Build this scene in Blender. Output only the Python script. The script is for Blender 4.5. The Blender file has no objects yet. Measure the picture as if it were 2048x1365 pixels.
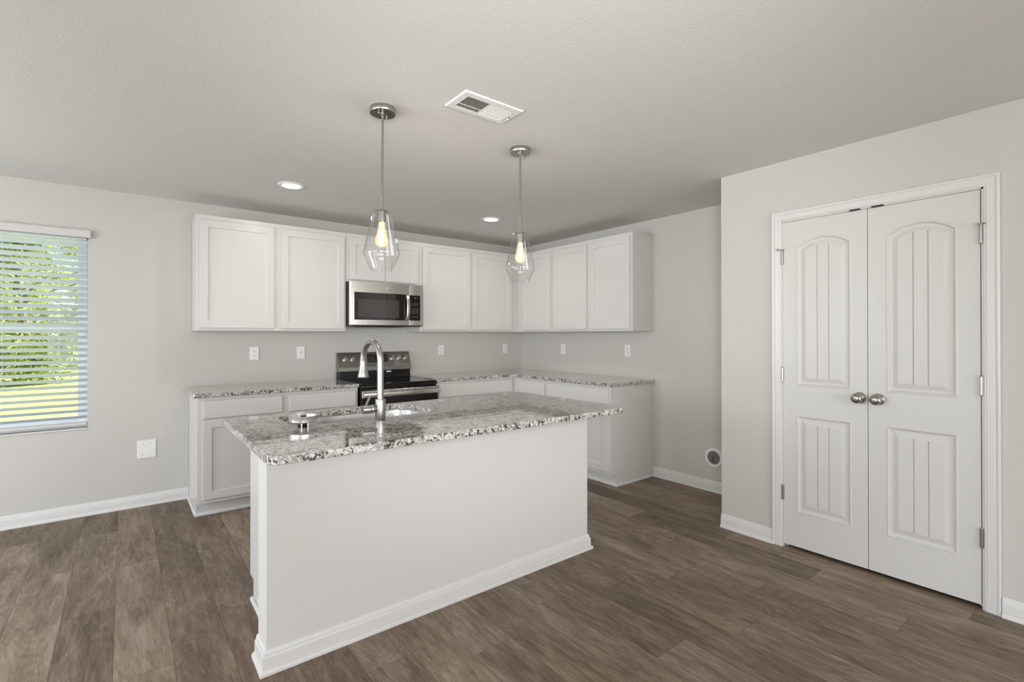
import bpy, bmesh, math, random
from mathutils import Matrix, Vector, Euler
random.seed(7)
C = bpy.context.scene
COL = C.collection
PI = math.pi

# ------------------------------------------------------------------ camera
F = 984.31
cam_d = bpy.data.cameras.new('camera')
cam_d.sensor_fit = 'HORIZONTAL'
cam_d.sensor_width = 36.0
cam_d.lens = F / 2048 * 36.0
cam_d.shift_x = 0.0
cam_d.shift_y = -(682.5 - 667.31) / 2048
cam_d.clip_start = 0.05
cam_d.clip_end = 300
cam = bpy.data.objects.new('camera', cam_d)
COL.objects.link(cam)
cam.location = (-3.9517, -4.8345, 1.3384)
yaw, pitch, roll = 0.6666, 0.0033, 0.0007
cam.rotation_euler = (Matrix.Rotation(-yaw, 3, 'Z') @ Matrix.Rotation(PI / 2 + pitch, 3, 'X') @ Matrix.Rotation(-roll, 3, 'Z')).to_euler()
C.camera = cam

# ------------------------------------------------------------------ colour management
C.view_settings.view_transform = 'Standard'
C.view_settings.look = 'None'
C.view_settings.exposure = -0.08
C.view_settings.gamma = 1.0
C.view_settings.use_curve_mapping = False

# ------------------------------------------------------------------ sky, sun, daylight
W = bpy.data.worlds.new('sky')
C.world = W
W.use_nodes = True
nt = W.node_tree
nt.nodes.clear()
sky = nt.nodes.new('ShaderNodeTexSky')
sky.sky_type = 'HOSEK_WILKIE'
sky.turbidity = 7.0
sky.ground_albedo = 0.4
sky.sun_direction = Vector((0.75, -0.10, 0.66)).normalized()
bg = nt.nodes.new('ShaderNodeBackground')
bg.inputs['Strength'].default_value = 6.5
wo = nt.nodes.new('ShaderNodeOutputWorld')
nt.links.new(sky.outputs[0], bg.inputs[0])
nt.links.new(bg.outputs[0], wo.inputs[0])

def light(name, kind, loc, rot, energy, color, **kw):
    d = bpy.data.lights.new(name, kind)
    d.energy = energy
    d.color = color
    for k, v in kw.items():
        setattr(d, k, v)
    o = bpy.data.objects.new(name, d)
    o.location = loc
    o.rotation_euler = rot
    COL.objects.link(o)
    return o

sun_dir = Vector((-0.75, 0.10, -0.66)).normalized()
s = light('sun', 'SUN', (0, 10, 20), (0, 0, 0), 15.0, (1.0, 0.96, 0.86), angle=0.01)
s.rotation_euler = sun_dir.to_track_quat('-Z', 'Y').to_euler()
# daylight entering through the living-room glass behind the camera and the glazed door on the left
light('daylight_rear', 'AREA', (-3.0, -8.85, 1.25), (PI / 2, 0, 0), 135, (0.95, 0.975, 1.03), shape='RECTANGLE', size=4.4, size_y=2.1)
light('daylight_side', 'AREA', (-7.05, -4.6, 1.15), (PI / 2, 0, -PI / 2), 58, (0.92, 0.97, 1.06), shape='RECTANGLE', size=2.2, size_y=2.1)
# upward fill lamp behind the camera, added in place of a photographer's flash
light('ceiling_fill', 'AREA', (-4.2, -5.4, 1.45), (PI, 0, 0), 9, (0.95, 0.98, 1.03), shape='DISK', size=2.0)
fl = light('kitchen_fill', 'SPOT', (-4.3, -5.3, 1.5), (0, 0, 0), 270, (0.95, 0.98, 1.03), spot_size=math.radians(72), spot_blend=1.0, shadow_soft_size=0.25)  # unseen spot added to brighten the far side of the kitchen
fl.rotation_euler = (Vector((-0.9, -1.3, 2.2)) - Vector(fl.location)).to_track_quat('-Z', 'Y').to_euler()
light('assumed_dining_daylight', 'AREA', (-7.05, -1.7, 1.3), (PI / 2, 0, -PI / 2), 86, (0.90, 0.97, 1.08), shape='RECTANGLE', size=1.8, size_y=1.6)  # lamp added at an assumed, unseen dining window
CEIL = 2.4391

# ------------------------------------------------------------------ material helpers
def s2l(c):
    return tuple(((v / 255) / 12.92 if v / 255 <= 0.04045 else ((v / 255 + 0.055) / 1.055) ** 2.4) for v in c) + (1.0,)

MATS = {}
def mat(name, rgb, rough=0.5, metal=0.0, spec=0.5, coat=0.0, bump=None, aniso=0.0, emit=None, estr=0.0):
    m = bpy.data.materials.new(name)
    m.use_nodes = True
    n = m.node_tree
    b = n.nodes['Principled BSDF']
    b.inputs['Base Color'].default_value = s2l(rgb)
    b.inputs['Roughness'].default_value = rough
    b.inputs['Metallic'].default_value = metal
    b.inputs['Specular IOR Level'].default_value = spec
    b.inputs['Coat Weight'].default_value = coat
    b.inputs['Anisotropic'].default_value = aniso
    if emit:
        b.inputs['Emission Color'].default_value = s2l(emit)
        b.inputs['Emission Strength'].default_value = estr
    if bump:
        sc, st, dist = bump
        tc = n.nodes.new('ShaderNodeTexCoord')
        t = n.nodes.new('ShaderNodeTexNoise')
        t.inputs['Scale'].default_value = sc
        t.inputs['Detail'].default_value = 3
        bp = n.nodes.new('ShaderNodeBump')
        bp.inputs['Strength'].default_value = st
        bp.inputs['Distance'].default_value = dist
        n.links.new(tc.outputs['Object'], t.inputs['Vector'])
        n.links.new(t.outputs['Fac'], bp.inputs['Height'])
        n.links.new(bp.outputs['Normal'], b.inputs['Normal'])
    MATS[name] = m
    return m

def N(m, t, **kw):
    nd = m.node_tree.nodes.new(t)
    for k, v in kw.items():
        setattr(nd, k, v)
    return nd

def ramp(m, stops, interp='LINEAR'):
    r = N(m, 'ShaderNodeValToRGB')
    r.color_ramp.interpolation = interp
    e = r.color_ramp.elements
    while len(e) < len(stops):
        e.new(0.5)
    for i, (p, c) in enumerate(stops):
        e[i].position = p
        e[i].color = c if len(c) == 4 else tuple(c) + (1,)
    return r

WALLC = (203, 199, 191)
M_wall = mat('wall_paint', WALLC, 0.75, spec=0.25, bump=(260, 0.12, 0.002))
M_ceil = mat('ceiling_paint', (219, 216, 210), 0.9, spec=0.1, bump=(90, 0.25, 0.003))
M_cab = mat('white_cabinet_paint', (212, 209, 203), 0.32, spec=0.45)
M_trim = mat('white_trim_paint', (219, 216, 210), 0.3, spec=0.45)
M_door = mat('door_paint', (212, 209, 202), 0.38, spec=0.4)
M_plate = mat('white_plastic', (236, 234, 228), 0.3)
M_slot = mat('slot_shade', (40, 38, 36), 0.6)  # dark colour painted for the shade inside slots and holes
M_black = mat('black_enamel', (14, 14, 14), 0.22)
M_dark = mat('dark_side_metal', (48, 45, 43), 0.4, metal=0.3)
M_vinyl = mat('window_vinyl', (232, 236, 238), 0.35)
M_blind = mat('blind_slat_sky_tint', (205, 214, 222), 0.4)  # blue cast of the sky put into the colour of white slats
M_val = mat('blind_valance', (211, 205, 199), 0.45)
M_cord = mat('cord', (225, 225, 220), 0.7)
M_void = mat('duct_shade', (92, 88, 82), 0.9)
M_bark = mat('bark', (128, 116, 100), 0.9, bump=(30, 0.6, 0.02))

def metal_mat(name, rgb, rough, stretch=(1, 1, 1), sc=60, amount=0.12):
    m = mat(name, rgb, rough, metal=1.0)
    b = m.node_tree.nodes['Principled BSDF']
    tc = N(m, 'ShaderNodeTexCoord'); mp = N(m, 'ShaderNodeMapping')
    mp.inputs['Scale'].default_value = stretch
    t = N(m, 'ShaderNodeTexNoise'); t.inputs['Scale'].default_value = sc; t.inputs['Detail'].default_value = 4
    mr = N(m, 'ShaderNodeMapRange')
    mr.inputs['To Min'].default_value = rough - amount / 2
    mr.inputs['To Max'].default_value = rough + amount / 2
    L = m.node_tree.links
    L.new(tc.outputs['Object'], mp.inputs[0]); L.new(mp.outputs[0], t.inputs['Vector'])
    L.new(t.outputs['Fac'], mr.inputs['Value']); L.new(mr.outputs[0], b.inputs['Roughness'])
    return m
M_steel = metal_mat('brushed_steel', (214, 211, 205), 0.26, (1, 1, 40), 20)
M_steel_h = metal_mat('brushed_steel_dark', (160, 156, 150), 0.30, (1, 30, 40), 10)
M_cup = metal_mat('strainer_steel', (222, 220, 215), 0.34, (1, 1, 30), 30, 0.08)
M_nickel = metal_mat('brushed_nickel', (176, 172, 165), 0.25, (8, 8, 1), 60, 0.08)
M_nickel_f = metal_mat('faucet_nickel', (172, 170, 166), 0.32, (8, 8, 1), 60, 0.06)
M_sink = metal_mat('sink_steel', (196, 193, 188), 0.28, (40, 1, 1), 20)

# granite
def granite():
    m = bpy.data.materials.new('granite'); m.use_nodes = True
    b = m.node_tree.nodes['Principled BSDF']; L = m.node_tree.links
    tc = N(m, 'ShaderNodeTexCoord')
    ds = N(m, 'ShaderNodeTexNoise'); ds.inputs['Scale'].default_value = 60; ds.inputs['Detail'].default_value = 3
    mx = N(m, 'ShaderNodeMixRGB'); mx.blend_type = 'LINEAR_LIGHT'; mx.inputs['Fac'].default_value = 0.012
    L.new(tc.outputs['Object'], ds.inputs['Vector'])
    L.new(tc.outputs['Object'], mx.inputs[1]); L.new(ds.outputs['Color'], mx.inputs[2])
    # pale ground: cream / light grey grains
    v1 = N(m, 'ShaderNodeTexVoronoi'); v1.inputs['Scale'].default_value = 150
    L.new(mx.outputs[0], v1.inputs['Vector'])
    r1 = ramp(m, [(0.0, s2l((150, 145, 138))), (0.35, s2l((188, 183, 175))), (0.7, s2l((212, 207, 199))), (1.0, s2l((228, 224, 216)))])
    sep = N(m, 'ShaderNodeSeparateColor'); L.new(v1.outputs['Color'], sep.inputs[0]); L.new(sep.outputs[0], r1.inputs[0])
    # cloudy grey patches
    n2 = N(m, 'ShaderNodeTexNoise'); n2.inputs['Scale'].default_value = 26; n2.inputs['Detail'].default_value = 5; n2.inputs['Roughness'].default_value = 0.7
    L.new(tc.outputs['Object'], n2.inputs['Vector'])
    r2 = ramp(m, [(0.47, (0, 0, 0)), (0.62, (1, 1, 1))]); L.new(n2.outputs['Fac'], r2.inputs[0])
    m2 = N(m, 'ShaderNodeMixRGB'); m2.inputs[2].default_value = s2l((138, 133, 126))
    L.new(r1.outputs[0], m2.inputs[1])
    sc2 = N(m, 'ShaderNodeMath', operation='MULTIPLY'); sc2.inputs[1].default_value = 0.7
    L.new(r2.outputs[0], sc2.inputs[0]); L.new(sc2.outputs[0], m2.inputs[0])
    # dark flecks gathered in clusters
    n3 = N(m, 'ShaderNodeTexNoise'); n3.inputs['Scale'].default_value = 85; n3.inputs['Detail'].default_value = 3; n3.inputs['Roughness'].default_value = 0.6
    L.new(tc.outputs['Object'], n3.inputs['Vector'])
    n4 = N(m, 'ShaderNodeTexNoise'); n4.inputs['Scale'].default_value = 20; n4.inputs['Detail'].default_value = 2
    L.new(tc.outputs['Object'], n4.inputs['Vector'])
    ad = N(m, 'ShaderNodeMath', operation='MULTIPLY_ADD'); ad.inputs[1].default_value = 0.45
    L.new(n4.outputs['Fac'], ad.inputs[0]); L.new(n3.outputs['Fac'], ad.inputs[2])
    r3 = ramp(m, [(0.765, (0, 0, 0)), (0.805, (1, 1, 1))]); L.new(ad.outputs[0], r3.inputs[0])
    m3 = N(m, 'ShaderNodeMixRGB'); m3.inputs[2].default_value = s2l((58, 54, 50))
    L.new(m2.outputs[0], m3.inputs[1]); L.new(r3.outputs[0], m3.inputs[0])
    L.new(m3.outputs[0], b.inputs['Base Color'])
    b.inputs['Roughness'].default_value = 0.03
    b.inputs['Specular IOR Level'].default_value = 0.5
    b.inputs['Coat Weight'].default_value = 0.55
    b.inputs['Coat Roughness'].default_value = 0.015
    b.inputs['Coat IOR'].default_value = 1.6
    return m
M_gran = granite()

# wood-look planks (UV: u across, v along, metres)
def planks():
    m = bpy.data.materials.new('plank_floor'); m.use_nodes = True
    b = m.node_tree.nodes['Principled BSDF']; L = m.node_tree.links
    uv = N(m, 'ShaderNodeUVMap', uv_map='UVMap')
    at = N(m, 'ShaderNodeAttribute', attribute_name='plank')
    sp = N(m, 'ShaderNodeSeparateColor'); L.new(at.outputs['Color'], sp.inputs[0])
    off = N(m, 'ShaderNodeVectorMath', operation='SCALE'); off.inputs['Scale'].default_value = 37.0
    L.new(at.outputs['Vector'], off.inputs[0])
    ad = N(m, 'ShaderNodeVectorMath', operation='ADD'); L.new(uv.outputs[0], ad.inputs[0]); L.new(off.outputs[0], ad.inputs[1])
    def noise(scale, detail, rough, dist=0.0):
        mp = N(m, 'ShaderNodeMapping'); mp.inputs['Scale'].default_value = scale
        L.new(ad.outputs[0], mp.inputs[0])
        t = N(m, 'ShaderNodeTexNoise'); t.inputs['Scale'].default_value = 1.0; t.inputs['Detail'].default_value = detail
        t.inputs['Roughness'].default_value = rough; t.inputs['Distortion'].default_value = dist
        L.new(mp.outputs[0], t.inputs['Vector'])
        return t
    big = noise((9, 2.0, 1), 3, 0.5, 0.6)
    mid = noise((34, 5.0, 1), 4, 0.62, 1.0)
    fine = noise((300, 14, 1), 4, 0.7, 0.4)
    ring = noise((4.0, 1.3, 1), 1, 0.4, 0.0)
    # growth-ring figure
    rm = N(m, 'ShaderNodeMath', operation='MULTIPLY'); rm.inputs[1].default_value = 150.0; L.new(ring.outputs['Fac'], rm.inputs[0])
    rs = N(m, 'ShaderNodeMath', operation='SINE'); L.new(rm.outputs[0], rs.inputs[0])
    def madd(a, k, c):
        x = N(m, 'ShaderNodeMath', operation='MULTIPLY_ADD'); x.inputs[1].default_value = k
        L.new(a, x.inputs[0])
        if isinstance(c, float): x.inputs[2].default_value = c
        else: L.new(c, x.inputs[2])
        return x.outputs[0]
    v = madd(big.outputs['Fac'], 0.48, -0.30)
    v = madd(mid.outputs['Fac'], 0.50, v)
    v = madd(fine.outputs['Fac'], 0.46, v)
    v = madd(rs.outputs[0], 0.022, v)
    v = madd(sp.outputs[0], 0.20, v)
    cr = ramp(m, [(0.26, s2l((78, 63, 50))), (0.45, s2l((110, 95, 80))), (0.60, s2l((137, 121, 105))), (0.80, s2l((167, 154, 139)))])
    L.new(v, cr.inputs[0])
    # slight hue shift per plank
    hs = N(m, 'ShaderNodeMixRGB'); hs.blend_type = 'MULTIPLY'; hs.inputs[2].default_value = (1.04, 0.98, 0.93, 1)
    L.new(sp.outputs[1], hs.inputs[0]); L.new(cr.outputs[0], hs.inputs[1])
    # seams (second UV is 0..1 over the plank, in metres from the nearest edge)
    uv2 = N(m, 'ShaderNodeUVMap', uv_map='Edge'); s2 = N(m, 'ShaderNodeSeparateXYZ'); L.new(uv2.outputs[0], s2.inputs[0])
    def edge(o, length):
        a = N(m, 'ShaderNodeMath', operation='SUBTRACT'); a.inputs[1].default_value = 0.5; L.new(o, a.inputs[0])
        c = N(m, 'ShaderNodeMath', operation='ABSOLUTE'); L.new(a.outputs[0], c.inputs[0])
        d = N(m, 'ShaderNodeMath', operation='GREATER_THAN'); d.inputs[1].default_value = 0.5 - 0.0014 / length; L.new(c.outputs[0], d.inputs[0])
        return d.outputs[0]
    mxx = N(m, 'ShaderNodeMath', operation='MAXIMUM'); L.new(edge(s2.outputs[0], 0.1972), mxx.inputs[0]); L.new(edge(s2.outputs[1], 1.2), mxx.inputs[1])
    sm = N(m, 'ShaderNodeMath', operation='MULTIPLY'); sm.inputs[1].default_value = 0.55; L.new(mxx.outputs[0], sm.inputs[0])
    fin = N(m, 'ShaderNodeMixRGB'); fin.inputs[2].default_value = s2l((52, 42, 34))
    L.new(sm.outputs[0], fin.inputs[0]); L.new(hs.outputs[0], fin.inputs[1])
    L.new(fin.outputs[0], b.inputs['Base Color'])
    b.inputs['Roughness'].default_value = 0.50
    b.inputs['Specular IOR Level'].default_value = 0.4
    bp = N(m, 'ShaderNodeBump'); bp.inputs['Strength'].default_value = 0.25; bp.inputs['Distance'].default_value = 0.002
    L.new(v, bp.inputs['Height']); L.new(bp.outputs[0], b.inputs['Normal'])
    return m
M_floor = planks()

def thin_glass(name, tint=(1, 1, 1), gl=0.06, edge=0.55, rough=0.0, dark=0.75):
    m = bpy.data.materials.new(name); m.use_nodes = True
    n = m.node_tree; n.nodes.clear(); L = n.links
    o = N(m, 'ShaderNodeOutputMaterial')
    lw = N(m, 'ShaderNodeLayerWeight'); lw.inputs['Blend'].default_value = 0.5
    cr = ramp(m, [(0.0, tuple(tint) + (1,)), (0.8, tuple(c * 0.97 for c in tint) + (1,)), (1.0, tuple(c * dark for c in tint) + (1,))])
    L.new(lw.outputs['Facing'], cr.inputs[0])
    t = N(m, 'ShaderNodeBsdfTransparent'); L.new(cr.outputs[0], t.inputs[0])
    g = N(m, 'ShaderNodeBsdfGlossy'); g.inputs['Roughness'].default_value = rough
    pw = N(m, 'ShaderNodeMath', operation='POWER'); pw.inputs[1].default_value = 4.0; L.new(lw.outputs['Facing'], pw.inputs[0])
    k = N(m, 'ShaderNodeMath', operation='MULTIPLY_ADD'); k.inputs[1].default_value = edge * 0.75; k.inputs[2].default_value = 0.035
    L.new(pw.outputs[0], k.inputs[0])
    mx = N(m, 'ShaderNodeMixShader')
    L.new(k.outputs[0], mx.inputs[0]); L.new(t.outputs[0], mx.inputs[1]); L.new(g.outputs[0], mx.inputs[2])
    L.new(mx.outputs[0], o.inputs[0])
    return m
M_shade = thin_glass('clear_shade_glass', (1, 1, 1), edge=1.0)
M_bulbglass = thin_glass('bulb_glass', (1.0, 0.93, 0.80), edge=0.8, dark=0.9)
def lit_bulb():
    m = bpy.data.materials.new('lit_bulb_envelope'); m.use_nodes = True
    n = m.node_tree; n.nodes.clear(); L = n.links
    o = N(m, 'ShaderNodeOutputMaterial'); tc = N(m, 'ShaderNodeTexCoord'); sx = N(m, 'ShaderNodeSeparateXYZ')
    lw = N(m, 'ShaderNodeLayerWeight'); lw.inputs['Blend'].default_value = 0.5
    t = N(m, 'ShaderNodeBsdfTransparent'); t.inputs[0].default_value = (1, 0.97, 0.92, 1)
    e = N(m, 'ShaderNodeEmission'); e.inputs[0].default_value = s2l((255, 226, 176)); e.inputs[1].default_value = 1.7  # the filament's bloom, painted into the envelope as emission
    k = N(m, 'ShaderNodeMath', operation='MULTIPLY_ADD'); k.inputs[1].default_value = -0.38; k.inputs[2].default_value = 0.60
    L.new(lw.outputs['Facing'], k.inputs[0])
    mx = N(m, 'ShaderNodeMixShader'); L.new(k.outputs[0], mx.inputs[0]); L.new(t.outputs[0], mx.inputs[1]); L.new(e.outputs[0], mx.inputs[2])
    g = N(m, 'ShaderNodeBsdfGlossy'); g.inputs['Roughness'].default_value = 0.02
    m2 = N(m, 'ShaderNodeMixShader'); m2.inputs[0].default_value = 0.06
    L.new(mx.outputs[0], m2.inputs[1]); L.new(g.outputs[0], m2.inputs[2]); L.new(m2.outputs[0], o.inputs[0])
    return m
M_bulbglass = lit_bulb()
M_pane = thin_glass('window_glass', (0.97, 0.99, 0.99), edge=0.7)

def emis(name, rgb, st):
    m = bpy.data.materials.new(name); m.use_nodes = True
    n = m.node_tree; n.nodes.clear()
    e = N(m, 'ShaderNodeEmission'); e.inputs[0].default_value = s2l(rgb); e.inputs[1].default_value = st
    o = N(m, 'ShaderNodeOutputMaterial'); n.links.new(e.outputs[0], o.inputs[0])
    return m
M_lens = emis('lit_lens', (255, 252, 246), 9.0)
M_fil = emis('filament_glow', (255, 232, 190), 60.0)
M_halo = None
M_disp = emis('display_digits', (205, 215, 220), 0.9)
M_key = mat('key_print', (150, 148, 144), 0.5)
M_blackglass = mat('black_glass', (10, 10, 10), 0.05, spec=0.6, coat=0.5)
M_mwin = mat('microwave_window_mesh', (58, 54, 51), 0.12, spec=0.6, coat=0.3)
M_cooktop = mat('cooktop_glass', (12, 12, 13), 0.08, spec=0.6)

def lawn_mat():
    m = mat('lawn', (120, 150, 60), 0.9)
    b = m.node_tree.nodes['Principled BSDF']; L = m.node_tree.links
    tc = N(m, 'ShaderNodeTexCoord'); t = N(m, 'ShaderNodeTexNoise'); t.inputs['Scale'].default_value = 1.4; t.inputs['Detail'].default_value = 8
    L.new(tc.outputs['Object'], t.inputs['Vector'])
    r = ramp(m, [(0.35, s2l((176, 184, 96))), (0.65, s2l((200, 206, 122)))]); L.new(t.outputs['Fac'], r.inputs[0])
    L.new(r.outputs[0], b.inputs['Base Color'])
    return m
M_lawn = lawn_mat()
def leaf_mat(name, a, c):
    m = bpy.data.materials.new(name); m.use_nodes = True
    n = m.node_tree; b = n.nodes['Principled BSDF']; L = n.links
    tc = N(m, 'ShaderNodeTexCoord'); t = N(m, 'ShaderNodeTexNoise'); t.inputs['Scale'].default_value = 2.2; t.inputs['Detail'].default_value = 4
    L.new(tc.outputs['Object'], t.inputs['Vector'])
    r = ramp(m, [(0.35, s2l(a)), (0.65, s2l(c))]); L.new(t.outputs['Fac'], r.inputs[0])
    L.new(r.outputs[0], b.inputs['Base Color']); b.inputs['Roughness'].default_value = 0.5
    tr = N(m, 'ShaderNodeBsdfTranslucent'); L.new(r.outputs[0], tr.inputs[0])
    mx = N(m, 'ShaderNodeMixShader'); mx.inputs[0].default_value = 0.5
    o = n.nodes['Material Output']
    L.new(b.outputs[0], mx.inputs[1]); L.new(tr.outputs[0], mx.inputs[2]); L.new(mx.outputs[0], o.inputs[0])
    return m
M_leaf = leaf_mat('tree_leaves', (124, 146, 66), (206, 212, 130))
M_leaf2 = leaf_mat('tree_leaves_pale', (150, 166, 90), (224, 226, 160))

# ------------------------------------------------------------------ mesh helpers
def newbm():
    return bmesh.new()

def box(bm, x0, x1, y0, y1, z0, z1, bev=0.0, seg=1, T=None):
    g = bmesh.ops.create_cube(bm, size=1.0)
    vs = g['verts']
    for v in vs:
        v.co = Vector((x0 + (v.co.x + 0.5) * (x1 - x0), y0 + (v.co.y + 0.5) * (y1 - y0), z0 + (v.co.z + 0.5) * (z1 - z0)))
    if bev > 0:
        es = list({e for v in vs for e in v.link_edges})
        r = bmesh.ops.bevel(bm, geom=es, offset=bev, segments=seg, profile=0.5, affect='EDGES')
        vs = list({v for f in r['faces'] for v in f.verts} | {v for v in vs if v.is_valid})
    if T:
        for v in vs:
            v.co = T(*v.co)
    return vs

def lathe(bm, prof, n=32, axis='z', origin=(0, 0, 0)):
    """prof: list of (r, h); revolved about an axis through origin"""
    ox, oy, oz = origin
    def pos(r, h, a):
        c, s_ = math.cos(a) * r, math.sin(a) * r
        if axis == 'z': return (ox + c, oy + s_, oz + h)
        if axis == 'x': return (ox + h, oy + c, oz + s_)
        return (ox + c, oy + h, oz + s_)
    rings = []
    for r, h in prof:
        if r < 1e-6:
            rings.append([bm.verts.new(pos(0, h, 0))])
        else:
            rings.append([bm.verts.new(pos(r, h, 2 * PI * i / n)) for i in range(n)])
    for A, B in zip(rings, rings[1:]):
        if len(A) == 1 and len(B) == 1: continue
        for i in range(n):
            j = (i + 1) % n
            if len(A) == 1: bm.faces.new((A[0], B[i], B[j]))
            elif len(B) == 1: bm.faces.new((A[i], A[j], B[0]))
            else: bm.faces.new((A[i], A[j], B[j], B[i]))
    return rings

def tube(bm, pts, r, n=16, cap=True):
    pts = [Vector(p) for p in pts]
    rs = r if isinstance(r, (list, tuple)) else [r] * len(pts)
    rings = []
    up = None
    for i, p in enumerate(pts):
        d = (pts[min(i + 1, len(pts) - 1)] - pts[max(i - 1, 0)]).normalized()
        if up is None:
            up = Vector((0, 0, 1)) if abs(d.z) < 0.9 else Vector((1, 0, 0))
        a = d.cross(up).normalized()
        b = a.cross(d).normalized()
        up = b
        rings.append([bm.verts.new(p + a * math.cos(2 * PI * k / n) * rs[i] + b * math.sin(2 * PI * k / n) * rs[i]) for k in range(n)])
    for A, B in zip(rings, rings[1:]):
        for k in range(n):
            bm.faces.new((A[k], A[(k + 1) % n], B[(k + 1) % n], B[k]))
    if cap:
        bm.faces.new(rings[0]); bm.faces.new(rings[-1])

def sweep(bm, path, prof, closed=False, P=None, caps=True):
    """mitred sweep. path: 2D points; prof: (offset to the left of travel, height). P maps (x, y, h)->3D"""
    P = P or (lambda x, y, h: (x, y, h))
    n = len(path)
    rings = []
    for i in range(n):
        p = Vector(path[i])
        def nrm(a, b):
            d = (Vector(b) - Vector(a)).normalized()
            return Vector((-d.y, d.x))
        if closed or 0 < i < n - 1:
            n1 = nrm(path[i - 1], path[i]); n2 = nrm(path[i], path[(i + 1) % n])
            m = (n1 + n2); m = m / max(m.length_squared, 1e-9) * 2
        elif i == 0: m = nrm(path[0], path[1])
        else: m = nrm(path[-2], path[-1])
        rings.append([bm.verts.new(P(p.x + m.x * o, p.y + m.y * o, h)) for o, h in prof])
    rr = list(zip(rings, rings[1:])) + ([(rings[-1], rings[0])] if closed else [])
    for A, B in rr:
        for k in range(len(prof) - 1):
            bm.faces.new((A[k], A[k + 1], B[k + 1], B[k]))
    if not closed and caps:
        bm.faces.new(rings[0]); bm.faces.new(rings[-1])

def finish(bm, name, m, smooth=None):
    bmesh.ops.recalc_face_normals(bm, faces=bm.faces)
    me = bpy.data.meshes.new(name)
    bm.to_mesh(me); bm.free()
    if m is not None:
        for mm in (m if isinstance(m, (list, tuple)) else [m]):
            me.materials.append(mm)
    if smooth:
        me.shade_smooth()
        try:
            me.set_sharp_from_angle(angle=math.radians(smooth))
        except Exception:
            pass
    return me

def tag(o, label=None, cat=None, group=None, kind=None):
    if label: o['label'] = label
    if cat: o['category'] = cat
    if group: o['group'] = group
    if kind: o['kind'] = kind
    return o

def thing(name, loc, label=None, cat=None, group=None, kind=None):
    o = bpy.data.objects.new(name, None)
    o.empty_display_size = 0.1
    o.location = loc
    COL.objects.link(o)
    return tag(o, label, cat, group, kind)

def wpos(o):
    v = Vector((0, 0, 0))
    while o is not None:
        v += o.location
        o = o.parent
    return v

def part(name, bm, m, parent=None, smooth=None, at=None, local=False):
    """mesh given in world coordinates (or local to the parent when local=True)"""
    if not local:
        base = wpos(parent) if parent is not None else Vector((0, 0, 0))
        org = Vector(at) if at is not None else base
        bmesh.ops.translate(bm, verts=bm.verts, vec=-org)
        loc = org - base
    else:
        loc = Vector((0, 0, 0))
    me = finish(bm, name, m, smooth)
    o = bpy.data.objects.new(name, me)
    o.location = loc
    if parent is not None: o.parent = parent
    COL.objects.link(o)
    return o

def struct(name, bm, m, smooth=None, parent=None):
    o = part(name, bm, m, parent, smooth)
    if parent is None: o['kind'] = 'structure'
    return o

def copy_tree(o, parent=None):
    c = o.copy()
    COL.objects.link(c)
    if parent is not None: c.parent = parent
    for ch in list(o.children):
        copy_tree(ch, c)
    return c

# ------------------------------------------------------------------ the room shell
XL, YB = -7.15, -9.0       # far left wall, rear wall
PX, PY = -0.669, -3.033    # pantry wall plane and its corner
TW = 0.14                  # wall thickness
# floor of planks
bm = newbm()
uvl = bm.loops.layers.uv.new('UVMap'); uve = bm.loops.layers.uv.new('Edge')
cl = bm.loops.layers.float_color.new('plank')
PWD, PLN, X0 = 0.1972, 1.2, -3.988
known = {-2: -1.082, -1: -0.515, 0: -1.20, 1: -1.563, 2: -2.093, 3: -1.19, 4: -2.948, 5: -2.30, 6: -3.12, 7: -2.55, 8: -2.994, 9: -3.60, 10: -3.107,
         11: -3.727, 12: -3.234, 13: -3.592, 14: -2.962, 15: -2.517, 16: -4.343, 17: -2.635}
for k in range(-17, 21):
    xa = max(X0 + k * PWD, XL); xb = min(X0 + (k + 1) * PWD, 0.0)
    if xb <= xa: continue
    o0 = known.get(k, -random.random() * PLN)
    y = o0 + math.ceil((0 - o0) / PLN) * PLN
    while y > YB:
        ya, yb = y - PLN, y
        cya, cyb = max(ya, YB), min(yb, 0.0)
        y -= PLN
        if cyb <= cya: continue
        vs = [bm.verts.new(p) for p in ((xa, cya, 0), (xb, cya, 0), (xb, cyb, 0), (xa, cyb, 0))]
        f = bm.faces.new(vs)
        rc = (random.random(), random.random(), random.random(), 1)
        for lp in f.loops:
            vx, vy = lp.vert.co.x - (X0 + k * PWD), lp.vert.co.y - ya
            lp[uvl].uv = (vx, vy); lp[uve].uv = (vx / PWD, vy / PLN); lp[cl] = rc
struct('floor', bm, M_floor)
bm = newbm(); box(bm, XL - TW, TW, YB - TW, TW, -0.14, -0.003); struct('floor_slab', bm, mat('concrete', (120, 118, 114), 0.9))
bm = newbm(); box(bm, XL - TW, TW, YB - TW, TW, CEIL, CEIL + 0.12); struct('ceiling', bm, M_ceil)

# back wall with the window opening
WX0, WX1, WZ0, WZ1 = -5.068, -4.1685, 0.652, 2.095
bm = newbm()
box(bm, XL - TW, WX0, 0, TW, 0, CEIL); box(bm, WX1, 0.0, 0, TW, 0, CEIL)
box(bm, WX0, WX1, 0, TW, 0, WZ0); box(bm, WX0, WX1, 0, TW, WZ1, CEIL)
struct('wall_back', bm, M_wall)
bm = newbm(); box(bm, 0, TW, PY + 0.0, TW, 0, CEIL); struct('wall_right', bm, M_wall)
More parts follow.
